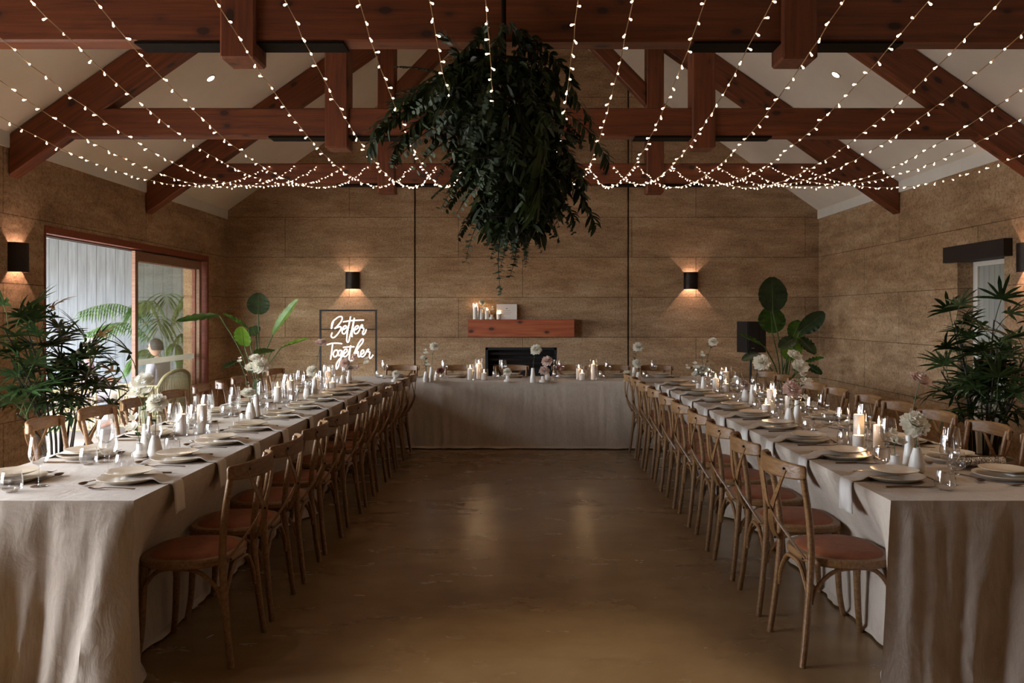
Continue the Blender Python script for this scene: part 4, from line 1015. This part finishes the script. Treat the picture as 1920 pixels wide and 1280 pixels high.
# ============================================================ vases and flowers
VP = {'tall': [(0,0),(.030,0),(.032,.004),(.028,.06),(.020,.13),(.0165,.165),(.0135,.165),(.015,.13),(.022,.06),(0,.01)],
      'drop': [(0,0),(.028,0),(.036,.012),(.037,.035),(.028,.08),(.016,.12),(.013,.12),(.022,.08),(.033,.035),(0,.008)],
      'squat': [(0,0),(.036,0),(.046,.008),(.045,.024),(.026,.036),(.021,.045),(.021,.074),(.017,.074),(.017,.042),(0,.02)]}
VZ = {'tall': .165, 'drop': .12, 'squat': .074}
VD = {'tall': 'slender tall white ceramic bud vase', 'drop': 'rounded white ceramic bud vase', 'squat': 'squat white ceramic bud vase'}
VPR = {}
for k, pr in VP.items():
    m = MB(); m.lathe(pr, 28); o = m.build('bud_vase', M['ceramic']); o['category'] = 'vase'; VPR[k] = Proto(o)
def bloom_mesh(kind, seed, mats):
    r = random.Random(seed); m = MB()
    if kind == 'dahlia':
        for L in range(7):
            n = 13-L; ph = L*.4; el = -.35+L*.27
            for k in range(n):
                a = 2*PI*k/n+ph+r.uniform(-.1,.1); d = Vector((math.cos(a)*math.cos(el), math.sin(a)*math.cos(el), math.sin(el)))
                leaf(m, d*.008, d, Vector((0,0,1)) if el < .9 else Vector((math.cos(a), math.sin(a), 0)), (.046-.003*L)*r.uniform(.85,1.12), .030, .45, -.15, 4, 'round')
    elif kind == 'rose':
        for L in range(5):
            n = 4+L; rr = .010+.0085*L
            for k in range(n):
                a = 2*PI*k/n+L*.7+r.uniform(-.1,.1); m2 = MB(); H = .040-.004*L; rows = []; nu = 5
                for v in range(5):
                    t = v/4; q = rr*(.35+.75*math.sin(t*1.7)+(.35*t**3*L/4)); z = H*t-.004*L
                    wd = 1.15*math.sin(PI*(t*.8+.2))*(1.1)
                    rows.append([(q*math.cos(a+wd*(u/(nu-1)-.5)*1.6), q*math.sin(a+wd*(u/(nu-1)-.5)*1.6), z-.006*abs(u/(nu-1)-.5)*t) for u in range(nu)])
                m.add([p for w_ in rows for p in w_], [(i*nu+u, i*nu+u+1, (i+1)*nu+u+1, (i+1)*nu+u) for i in range(4) for u in range(nu-1)])
    else:   # small cluster of buds
        for k in range(5):
            c = Vector((r.uniform(-.02,.02), r.uniform(-.02,.02), r.uniform(-.012,.02)))
            for j in range(6):
                a = j*PI/3+r.random(); d = Vector((math.cos(a), math.sin(a), .7)); leaf(m, c, d, Vector((0,0,1)), .022, .016, .4, -.1, 3)
    if kind != 'bud':
        pass
    return m
bl = {}
for k in ('dahlia', 'rose', 'bud'):
    for cn, mt in (('white', 'petal'), ('blush', 'petal_pink'), ('dusty', 'petal_deep')): bl[(k, cn)] = bloom_mesh(k, 3+len(bl), None).mesh('%s_bloom' % k, M[mt])
CN = {'white': 'white', 'blush': 'blush pink', 'dusty': 'dusty rose'}
def flower(base, head, kind, colr, scale, label, leaves=2, facing=(0,-.6,.8)):
    t = thing('cut_flower', label, 'flower', base, 0, 'cut flowers in the bud vases')
    h = Vector(head)-Vector(base); L = h.length
    mid = h*.5+Vector((h.x*-.12, 0, .02)); pts = catmull([(0,0,0), mid, h], 5)
    m = MB(); m.tube(pts, .0022, 6); m.build('stem', M['stem'], t)
    o = bpy.data.objects.new('bloom', bl[(kind, colr)]); COL.objects.link(o); o.parent = t; o.location = h; o.scale = (scale*(.72 if kind == 'rose' else 1),)*3
    f = Vector(facing)+Vector((rnd.uniform(-.3,.3), 0, rnd.uniform(-.2,.2))); o.rotation_euler = f.to_track_quat('Z', 'Y').to_euler()
    for k in range(leaves):
        m = MB(); q = pts[min(len(pts)-2, 4+k*2)]; a = rnd.uniform(0, 6.28); leaf(m, q, Vector((math.cos(a), math.sin(a)-.3, .5)), Vector((0,0,1)), .05+.02*rnd.random(), .028, .2, .3, 4); m.build('leaf', M['leaf_mid'], t)
    return t
def vase(kind, px, py, label_where, Y=None, z=TZ):
    p = tpt(px, py) if Y is None else ((px-980)*Y/1500, Y, z)
    if z == TZ: p = (max(-2.4, min(2.35, p[0])), min(p[1], 9.95), p[2])
    VPR[kind].put(p, 0, '%s %s' % (VD[kind], label_where), 'white ceramic bud vases'); return p
def fl(vp, kind_v, px, py, kind, colr, sc, label, dY=0, **kw):
    Y = vp[1]+dY; h = at(px, py, Y); base = (vp[0], vp[1], vp[2]+VZ[kind_v]-.03)
    if h.z < base[2]+.03: h.z = base[2]+.05
    if (h-Vector(base)).length > 1.2: h = Vector(base)+Vector((0,0,.3))
    return flower(base, h, kind, colr, sc, label, **kw)
# right table, front group
v1 = vase('squat', 1678, 881, 'on the right table, nearest vase group'); v2 = vase('tall', 1705, 878, 'on the right table, nearest vase group'); v3 = vase('drop', 1719, 886, 'on the right table, nearest vase group')
fl(v3, 'drop', 1715, 796, 'dahlia', 'white', 1.35, 'big white dahlia in front of the potted palm on the right table'); fl(v1, 'squat', 1676, 824, 'bud', 'white', 1.5, 'small white bloom in the squat vase nearest on the right table')
fl(v2, 'tall', 1726, 710, 'rose', 'blush', 1.35, 'tall blush pink rose standing highest over the right table')
# right table, second group
v1 = vase('drop', 1480, 797, 'on the right table, second vase group'); v2 = vase('tall', 1495, 794, 'on the right table, second vase group')
fl(v2, 'tall', 1490, 665, 'rose', 'white', 1.3, 'white rose, upper of the stacked pair before the paddle-leaved plant'); fl(v2, 'tall', 1501, 686, 'rose', 'white', 1.45, 'white rose, lower of the stacked pair before the paddle-leaved plant', .03)
fl(v2, 'tall', 1506, 712, 'bud', 'white', 1.6, 'small white bud cluster below the stacked roses on the right'); fl(v1, 'drop', 1485, 731, 'dahlia', 'blush', 1.4, 'large blush pink bloom over the second vase group at right'); fl(v1, 'drop', 1512, 756, 'bud', 'white', 1.7, 'small white bloom beside wine glasses, second vase group at right', -.1)
# right table, third group
v1 = vase('drop', 1398, 752, 'on the right table, third vase group'); v2 = vase('tall', 1411, 757, 'on the right table, third vase group')
fl(v2, 'tall', 1428, 680, 'dahlia', 'white', 1.5, 'large white bloom in front of the speaker stand'); fl(v1, 'drop', 1382, 712, 'rose', 'white', 1.1, 'white rose leaning left of the third vase group at right'); fl(v1, 'drop', 1397, 738, 'dahlia', 'blush', 1.0, 'low blush pink bloom in the third vase group at right')
# right table, far group
v1 = vase('tall', 1319, 737, 'on the right table, farthest vase group'); v2 = vase('squat', 1309, 735, 'on the right table, farthest vase group')
for px, py, k, s, l in ((1318, 692, 'rose', 1.3, 'white rose, largest of the far spray on the right table'), (1305, 702, 'rose', 1.1, 'white rose low in the far spray on the right table'), (1303, 687, 'bud', 1.4, 'white buds left in the far spray on the right table'), (1288, 689, 'bud', .9, 'tiny white bud farthest left of the far right-table spray'), (1337, 641, 'dahlia', .95, 'white dahlia standing highest at the far end of the right table'), (1316, 665, 'bud', 1.0, 'greenish bud above the far spray on the right table')):
    fl(v1, 'tall', px, py, k, 'white', s, l, leaves=3)
# left table, front group
v1 = vase('squat', 264, 857, 'on the left table, nearest vase group'); v2 = vase('tall', 274, 850, 'on the left table, nearest vase group'); v3 = vase('drop', 291, 857, 'on the left table, nearest vase group')
fl(v3, 'drop', 294, 757, 'dahlia', 'white', 1.15, 'large full white bloom in the nearest vase group on the left table'); fl(v2, 'tall', 257, 732, 'rose', 'white', 1.3, 'white rose at the left of the nearest left-table group'); fl(v2, 'tall', 267, 713, 'rose', 'white', 1.35, 'white rose highest in the nearest left-table group'); fl(v1, 'squat', 250, 797, 'bud', 'white', 1.7, 'small white bloom in the squat vase nearest on the left table'); fl(v2, 'tall', 281, 730, 'bud', 'white', 1.5, 'pale buds between the roses of the nearest left-table group')
# left table, second group
v1 = vase('drop', 470, 785, 'on the left table, second vase group'); v2 = vase('tall', 480, 780, 'on the left table, second vase group')
fl(v2, 'tall', 489, 686, 'dahlia', 'white', 1.35, 'large white bloom in the second left-table group, before the paddle-leaved plant'); fl(v2, 'tall', 471, 687, 'rose', 'white', 1.2, 'white rose left of the large bloom, second left-table group'); fl(v2, 'tall', 477, 670, 'rose', 'white', 1.0, 'white rose highest in the second left-table group'); fl(v1, 'drop', 465, 736, 'rose', 'white', 1.3, 'white bloom low over the second left-table group', leaves=4); fl(v1, 'drop', 449, 676, 'bud', 'white', .8, 'thin white bud leaning left over the second left-table group')
# left table, third group
v1 = vase('drop', 576, 746, 'on the left table, third vase group'); v2 = vase('tall', 590, 744, 'on the left table, third vase group')
fl(v1, 'drop', 585, 696, 'dahlia', 'white', 1.1, 'white bloom over the third left-table vase group'); fl(v2, 'tall', 602, 642, 'rose', 'blush', 1.3, 'tall blush rose beside the neon sign frame')
# left table, far group
v1 = vase('tall', 655, 722, 'on the left table, farthest vase group'); v2 = vase('drop', 643, 724, 'on the left table, farthest vase group')
for px, py, k, c_, s, l in ((647, 681, 'dahlia', 'blush', 1.2, 'blush bloom in the far left-table spray below the neon lettering'), (664, 670, 'bud', 'blush', 1.5, 'mauve buds high in the far left-table spray'), (687, 678, 'bud', 'white', 1.5, 'pale bud hanging right of the far left-table spray'), (672, 690, 'bud', 'blush', 1.3, 'small mauve buds low right in the far left-table spray'), (655, 694, 'rose', 'blush', 1.0, 'small blush rose low in the far left-table spray')):
    fl(v1, 'tall', px, py, k, c_, s, l, leaves=2)
# head table
v1 = vase('drop', 799, 716, 'on the head table, left group'); v2 = vase('tall', 809, 715, 'on the head table, left group'); v3 = vase('squat', 818, 713, 'on the head table, left group')
fl(v2, 'tall', 814, 650, 'dahlia', 'white', 1.1, 'white dahlia standing highest at the left of the head table'); fl(v1, 'drop', 797, 661, 'bud', 'white', 1.3, 'white buds left of the tall dahlia on the head table'); fl(v1, 'drop', 793, 670, 'rose', 'white', .85, 'small white rose in the left head-table group'); fl(v1, 'drop', 800, 683, 'bud', 'white', 1.2, 'lowest white buds in the left head-table group'); fl(v3, 'squat', 826, 695, 'dahlia', 'dusty', .9, 'dusty pink bloom low in the left head-table group')
v1 = vase('squat', 741, 716, 'at the left end of the head table'); fl(v1, 'squat', 742, 701, 'dahlia', 'white', .9, 'low white bloom at the left end of the head table')
v1 = vase('squat', 952, 716, 'on the head table before the fireplace'); fl(v1, 'squat', 951, 697, 'dahlia', 'white', 1.0, 'low white bloom on the head table before the fireplace')
v1 = vase('tall', 999, 717, 'on the head table before the fireplace, centre'); v2 = vase('squat', 1018, 717, 'on the head table, centre group'); v3 = vase('drop', 1026, 715, 'on the head table, centre group')
fl(v1, 'tall', 1005, 656, 'dahlia', 'white', 1.35, 'white dahlia on a tall stem in front of the fireplace', leaves=3); fl(v3, 'drop', 1026, 677, 'dahlia', 'blush', 1.3, 'blush bloom, upper one right of the centre vase'); fl(v2, 'squat', 1021, 695, 'dahlia', 'blush', 1.25, 'blush bloom, lower one right of the centre vase'); fl(v3, 'drop', 1048, 702, 'bud', 'dusty', 1.5, 'dusty pink buds lying right of the centre vases')
v1 = vase('tall', 1189, 715, 'on the head table, right group'); v2 = vase('drop', 1197, 717, 'on the head table, right group'); v3 = vase('squat', 1177, 716, 'on the head table, right group')
fl(v1, 'tall', 1196, 651, 'dahlia', 'white', 1.25, 'white dahlia standing highest at the right of the head table', leaves=4); fl(v2, 'drop', 1194, 682, 'dahlia', 'white', 1.1, 'white bloom below the tall dahlia, right of the head table'); fl(v3, 'squat', 1177, 700, 'rose', 'white', 1.3, 'low white rose in the right head-table group')
# mantel
v1 = vase('tall', 903, 0, 'on the mantel beam between two candles', 11.90, MZ); fl(v1, 'tall', 904, 567, 'dahlia', 'white', 1.0, 'white bloom, upper one on the mantel beam', leaves=1); fl(v1, 'tall', 905, 577, 'bud', 'white', 1.6, 'white buds, lower pair on the mantel beam', leaves=1)
v1 = vase('squat', 922, 0, 'on the mantel beam near the card', 11.88, MZ); fl(v1, 'squat', 922, 580, 'bud', 'white', 1.4, 'small white bloom in the squat vase on the mantel beam', leaves=0)
t = thing('framed_card', 'white square card leaning on the wall on the mantel beam', 'sign', ((950-980)*11.9/1500, 11.90, MZ+.001)); t.rotation_euler = (R(-8), 0, 0)
m = MB(); m.box(-.152, .152, -.006, .006, 0, .232); m.build('panel', M['card'], t, False)
m = MB(); m.box(-.012, .012, -.0075, -.0062, .158, .170)
for z, w_ in ((.128, .06), (.104, .07), (.080, .05)): m.box(-w_, w_, -.0075, -.0062, z, z+.003)
m.build('printed_lines', M['ink'], t, False)
# sequinned clutch on the wall side of the right table
t = thing('clutch_bag', 'glittering silver clutch bag lying at the right end of the near right table', 'handbag', (2.28, 3.98, TZ+.002), R(4))
m = MB(); m.tube([(-.115, 0, .028), (-.11, 0, .028), (.11, 0, .028), (.115, 0, .028)], [.010, .026, .026, .010], 16); ob = m.build('bag_body', M['glitter'], t); ob.scale = (1, 1.3, 1)
m = MB(); m.box(-.105, .105, -.004, .004, .05, .058); m.build('clasp_frame', M['bronze'], t, False)
# ============================================================ the porch: palm, wicker seats, two guests
t = thing('potted_kentia_palm', 'pale green feathery palm on the porch beyond the glass door', 'potted palm', (-5.38, 12.1, 0))
m = MB(); m.lathe([(0,0),(.18,0),(.22,.34),(.235,.34),(.235,.38),(.21,.38),(.2,.32),(0,.32)], 28); m.build('pot', M['pot_dark'], t)
rk = random.Random(4)
for (az, reach, h) in ((PI*.97, 1.35, 1.85), (PI*1.06, 1.1, 1.55), (PI*.80, .8, 1.9), (-.1, .46, 1.85), (PI*1.3, .6, 1.85), (PI*1.55, .7, 1.6), (.5, .42, 1.95), (PI*.6, .5, 2.0), (-.5, .38, 1.2), (PI*1.15, .55, 1.1), (.15, .38, 1.35)):
    d = Vector((math.cos(az), math.sin(az)*.7, 0)); P = []
    for i in range(15):
        q = i/14; P.append(Vector((0,0,.32))+d*reach*(q**1.7)+Vector((0,0,(h-.32)*(1-(1-q)**2.1)-.34*max(0,q-.6)**1.5*3)))
    m = MB(); m.tube(P, [.008-.0004*i for i in range(15)], 5); m.cur = 1
    for i in range(6, 15):
        for s in (-1, 1):
            for hh in (0, .33, .67):
                p = P[i] if hh == 0 or i == 14 else P[i].lerp(P[i+1], hh)
                tg = (P[i]-P[i-1]).normalized(); sd = tg.cross(Vector((0,0,1))).normalized()*s
                L = .38*math.sin(PI*min(1, (i-4)/11)); leaf(m, p, sd*.9+tg*.75+Vector((0,0,-.1)), Vector((0,0,1)), L, .027, .15, .8, 4, 'strap')
    m.build('frond', [M['stem'], M['kentia']], t)
def wicker_seat(label, loc, rz, W=.62, Dp=.6, seat=.38, arm=.62, back=.82, cat='armchair', nm='wicker_armchair'):
    t = thing(nm, label, cat, loc, rz); w, d = W/2, Dp/2        # faces +y
    m = MB()
    for sx_ in (-1, 1):
        for y in (-d, d): m.tube([(sx_*w, y, 0), (sx_*w, y, arm if y > 0 else arm)], .016, 8)
        m.tube([(sx_*w, d, arm), (sx_*w, -d, arm)], .024, 8); m.tube([(sx_*w, d, seat), (sx_*w, -d, seat)], .013, 8); m.tube([(sx_*w, d, .1), (sx_*w, -d, .1)], .012, 8)
    m.tube([(-w, d, seat), (w, d, seat)], .014, 8); m.tube([(-w, -d, seat), (w, -d, seat)], .014, 8)
    m.tube(catmull([(-w, -d, arm), (-w*.72, -d-.05, back-.06), (0, -d-.08, back), (w*.72, -d-.05, back-.06), (w, -d, arm)], 6), .024, 8)
    m.build('seat_frame', M['wicker'], t)
    m = MB(); n = int(W/.028)
    for i in range(1, n):
        x = -w+W*i/n; zt = arm+(back-arm)*math.sin(PI*i/n)**.6; m.tube([(x, -d, .1), (x, -d-.06*math.sin(PI*i/n), zt)], .008, 5)
    for z in (.25, .5): m.tube([(-w, -d-.01, z), (0, -d-.04, z), (w, -d-.01, z)], .008, 5)
    m.build('back_canes', M['wicker'], t)
    for sx_ in (-1, 1):
        m = MB(); n2 = int(Dp/.04)
        for i in range(1, n2): y = -d+Dp*i/n2; m.tube([(sx_*w, y, .1), (sx_*w, y, arm)], .009, 5)
        for z in (.24, .50): m.tube([(sx_*w, -d, z), (sx_*w, d, z)], .009, 5)
        m.build('arm_canes', M['wicker'], t)
    m = MB(); m.box(-w+.02, w-.02, -d+.02, d-.01, seat, seat+.07); o = m.build('seat_cushion', M['cushion'], t); bv = o.modifiers.new('r', 'BEVEL'); bv.width = .03; bv.segments = 3
    return t
wicker_seat('pale wicker armchair with arched back behind the glass door', (-4.93, 10.72, -.02), PI/2-.25)
wicker_seat('wide pale wicker seat on the porch at the open side of the door', (-5.98, 10.55, -.02), -PI/2+.5, 1.15, .6, .38, .60, .80, 'sofa', 'wicker_sofa')

def skinned(name, verts, edges, radii, mat, parent, root=0, sub=2):
    me = bpy.data.meshes.new(name); me.from_pydata([tuple(v) for v in verts], edges, []); me.materials.append(M[mat])
    o = bpy.data.objects.new(name, me); COL.objects.link(o); o.parent = parent
    sk = o.modifiers.new('skin', 'SKIN'); sk.use_smooth_shade = True
    me.skin_vertices.new() if not me.skin_vertices else None
    for i, r_ in enumerate(radii):
        me.skin_vertices[0].data[i].radius = (r_, r_) if not hasattr(r_, '__len__') else r_
        me.skin_vertices[0].data[i].use_root = (i == root)
    ss = o.modifiers.new('sub', 'SUBSURF'); ss.levels = sub; ss.render_levels = sub
    return o
def head_mesh():
    # face looks along +y, centre of the skull at the origin, chin down
    m = MB(); vs = []; fs = []; nu, nv = 28, 20
    for j in range(nv+1):
        ph = PI*j/nv; z = math.cos(ph)
        for i in range(nu):
            a = 2*PI*i/nu; x, y = math.sin(ph)*math.cos(a), math.sin(ph)*math.sin(a)
            X, Yv, Z = x*.074, y*.092, z*.112
            if z < 0: k = 1+z*.34; X *= k; Yv = Yv*(1+z*.20)+.008*(-z)
            front = max(0, y)
            nose = math.exp(-((x*.074)/.011)**2)*math.exp(-((Z+.018)/.020)**2)*front; Yv += .026*nose
            eye = sum(math.exp(-((X-s*.030)/.014)**2) for s in (-1, 1))*math.exp(-((Z-.012)/.012)**2)*front; Yv -= .010*eye
            brow = math.exp(-((Z-.034)/.010)**2)*front*math.exp(-(X/.05)**2); Yv += .004*brow
            lips = math.exp(-(X/.022)**2)*math.exp(-((Z+.052)/.007)**2)*front; Yv += .007*lips
            chin = math.exp(-(X/.022)**2)*math.exp(-((Z+.088)/.014)**2)*front; Yv += .010*chin
            vs.append((X, Yv, Z))
    for j in range(nv):
        for i in range(nu): fs.append((j*nu+i, (j+1)*nu+i, (j+1)*nu+(i+1) % nu, j*nu+(i+1) % nu))
    m.add(vs, fs); m2 = MB()
    for s in (-1, 1):
        m2.lathe([(0, .006), (.012, .008), (.018, .004), (.019, -.004), (.012, -.008), (0, -.006)], 12)
        ear = MB(); ear.lathe([(0, .003), (.010, .005), (.0165, .006), (.018, 0), (.012, -.005), (0, -.004)], 12)
        m.xf(Matrix.Translation((s*.073, -.004, -.004)) @ Matrix.Rotation(PI/2, 4, 'Y') @ Matrix.Scale(1.7, 4, (1,0,0)), ear)
    return m
def person(label, seat_pt, rz, skin, hair, top, bottom, pose, head_rz=0, glasses=False, long_hair=False, skirt=False, tilt=0):
    # seated, facing +y, seat_pt = point on the seat under the hips
    t = thing('person', label, 'person', seat_pt, rz); z0 = .10
    hips = Vector((0, 0, z0)); lean = Vector((0, -.13, 0))*tilt
    S = [hips, Vector((0,-.03,.27))+lean*.5, Vector((0,-.05,.44))+lean, Vector((0,-.035,.53))+lean, Vector((0,-.02,.585))+lean]
    V = list(S); E = [(0,1), (1,2), (2,3), (3,4)]; Rr = [(.15,.11), (.135,.10), (.15,.095), (.055,.055), (.05,.052)]
    hand_pts = {}
    for s in (-1, 1):
        b = len(V); p = pose['R' if s > 0 else 'L']
        sh = S[2]+Vector((s*.165,.005,.045)); el = sh+Vector(p[0]); wr = el+Vector(p[1]); hd = wr+Vector(p[1]).normalized()*.05
        V += [sh, el, wr, hd]; E += [(2,b), (b,b+1), (b+1,b+2), (b+2,b+3)]; Rr += [.055, .038, .026, (.034,.018)]; hand_pts[s] = (wr, Vector(p[1]).normalized())
        b = len(V); hp = hips+Vector((s*.09,.02,-.01)); kn = hips+Vector((s*.13,.42,.02)); an = kn+Vector((0,.06,-.42)); ft = an+Vector((0,.14,-.045))
        V += [hp, kn, an, ft]; E += [(0,b), (b,b+1), (b+1,b+2), (b+2,b+3)]; Rr += [.085, .06, .04, (.045,.03)]
    body = skinned('body', V, E, Rr, skin, t)
    # fingers
    for s in (-1, 1):
        wr, d = hand_pts[s]; m = MB(); sd = d.cross(Vector((0,0,1)));  sd = sd.normalized() if sd.length > .1 else Vector((1,0,0))
        for k in range(4):
            bse = wr+d*.075+sd*(.011*(k-1.5)); l = (.060,.068,.064,.050)[k]
            m.tube([bse, bse+d*l*.5+Vector((0,0,-.004)), bse+d*l*.85+Vector((0,0,-.022))], [.0085,.0078,.006], 8)
        bse = wr+d*.03+sd*.024*s; m.tube([bse, bse+(d+sd*.9*s)*.028, bse+(d*1.3+sd*.9*s)*.045+Vector((0,0,-.012))], [.010,.009,.007], 8)
        m.build('fingers', M[skin], body)
    # clothing: slightly larger skins over the same joints
    tv = [S[0]+Vector((0,0,.0)), S[1], S[2], S[2]+Vector((0,.01,.055))]; te = [(0,1),(1,2),(2,3)]; tr = [(.165,.125), (.152,.118), (.166,.11), (.075,.07)]
    for s in (-1, 1):
        b = len(tv); p = pose['R' if s > 0 else 'L']; sh = S[2]+Vector((s*.165,.005,.045)); el = sh+Vector(p[0]); wr = el+Vector(p[1])*.85
        tv += [sh, el, wr]; te += [(2,b), (b,b+1), (b+1,b+2)]; tr += [.066, .052, .040]
    skinned('shirt', tv, te, tr, top, t)
    tv = [S[0]+Vector((0,-.01,.03))]; te = []; tr = [(.168,.13)]
    for s in (-1, 1):
        b = len(tv); hp = hips+Vector((s*.09,.02,-.01)); kn = hips+Vector((s*.13,.42,.02)); an = kn+Vector((0,.06,-.40))
        tv += [hp, kn, an]; te += [(0,b), (b,b+1), (b+1,b+2)]; tr += ([.10, .075, .055] if not skirt else [.12, .11, .10])
    skinned('skirt' if skirt else 'trousers', tv, te, tr, bottom, t)
    hc = S[4]+Vector((0,.02,.115)); M4 = Matrix.Translation(hc) @ Matrix.Rotation(head_rz, 4, 'Z')
    m = MB(); m.xf(M4, head_mesh()); m.build('head', M[skin], t)
    m = MB(); vs = []; fs = []; nu, nv = 28, 12
    for j in range(nv+1):
        ph = (PI*.60)*j/nv
        for i in range(nu):
            a = 2*PI*i/nu; x, y = math.sin(ph)*math.cos(a), math.sin(ph)*math.sin(a); lim = PI*(.60 if y < .15 else .60-.30*min(1,(y-.15)/.5))
            pp = min(ph, lim) ; k = 1.09+.02*math.sin(a*9+j)
            vs.append((math.sin(pp)*math.cos(a)*.074*k, math.sin(pp)*math.sin(a)*.092*k-.004, math.cos(pp)*.112*k))
    for j in range(nv):
        for i in range(nu): fs.append((j*nu+i, (j+1)*nu+i, (j+1)*nu+(i+1) % nu, j*nu+(i+1) % nu))
    h0 = MB(); h0.add(vs, fs)
    if long_hair:
        for a in (-2.6, -2.1, -1.57, -1.0, -.5): h0.tube([(.06*math.cos(a), .07*math.sin(a), .04), (.078*math.cos(a), .09*math.sin(a), -.05), (.07*math.cos(a), .08*math.sin(a), -.12)], [.03,.032,.015], 8)
    m = MB(); m.xf(M4, h0); m.build('hair', M[hair], t)
    f = MB()
    for s in (-1, 1): f.lathe([(0,.004),(.005,.003),(.0055,0),(0,-.003)], 8, c=(s*.030, .083, .012))
    m = MB(); m.xf(M4, f); m.build('eyes', M['hair_dark'], t)
    if glasses:
        f = MB()
        for s in (-1, 1):
            f.tube([(s*.031+.021*math.cos(a*PI/6), .100, .010+.016*math.sin(a*PI/6)) for a in range(13)], .002, 5); f.tube([(s*.052,.100,.014),(s*.078,.05,.014),(s*.078,-.01,.008)], .002, 5)
        f.tube([(-.010,.100,.014),(.010,.100,.014)], .002, 5); m = MB(); m.xf(M4, f); m.build('glasses', M['black'], t)
    return t
person('seated man in pale shirt and glasses, in profile behind the glass door', (-4.97, 10.70, .40), PI/2-.1, 'skin', 'hair_dark', 'shirt', 'trousers',
       {'L': ((-.06,.03,-.26), (.05,.24,.0)), 'R': ((.06,.03,-.26), (-.05,.24,.0))}, 0, True, tilt=.5)
person('seated guest in a pink-grey top, half hidden by the door post', (-5.80, 10.75, .40), -PI/2+.5, 'skin', 'hair_grey', 'blouse', 'dress',
       {'L': ((-.07,.05,-.25), (.08,.22,.02)), 'R': ((.07,.05,-.25), (-.08,.22,.02))}, -.3, False, True, True)
# small dry leaves dropped on the floor
for (px, py, a) in ((946, 908, .4), (1118, 940, 2.5), (386, 1198, 1.0)):
    Y = 1.52*1500/(py-592); m = MB(); leaf(m, (0,0,.002), Vector((math.cos(a), math.sin(a), .06)), Vector((0,0,1)), .045, .010, .3, .0, 4)
    o = m.build('dropped_leaf', M['cane' if px > 500 else 'petal'], loc=((px-980)*Y/1500, Y, .001)); so = o.modifiers.new('t', 'SOLIDIFY'); so.thickness = .001
    tag(o, {946: 'dry leaf on the concrete floor, the farther of two in the aisle', 1118: 'dry leaf on the concrete floor, right side of the aisle', 386: 'tiny pale petal on the floor beside the nearest left chair'}[px], 'leaf' if px > 500 else 'petal')
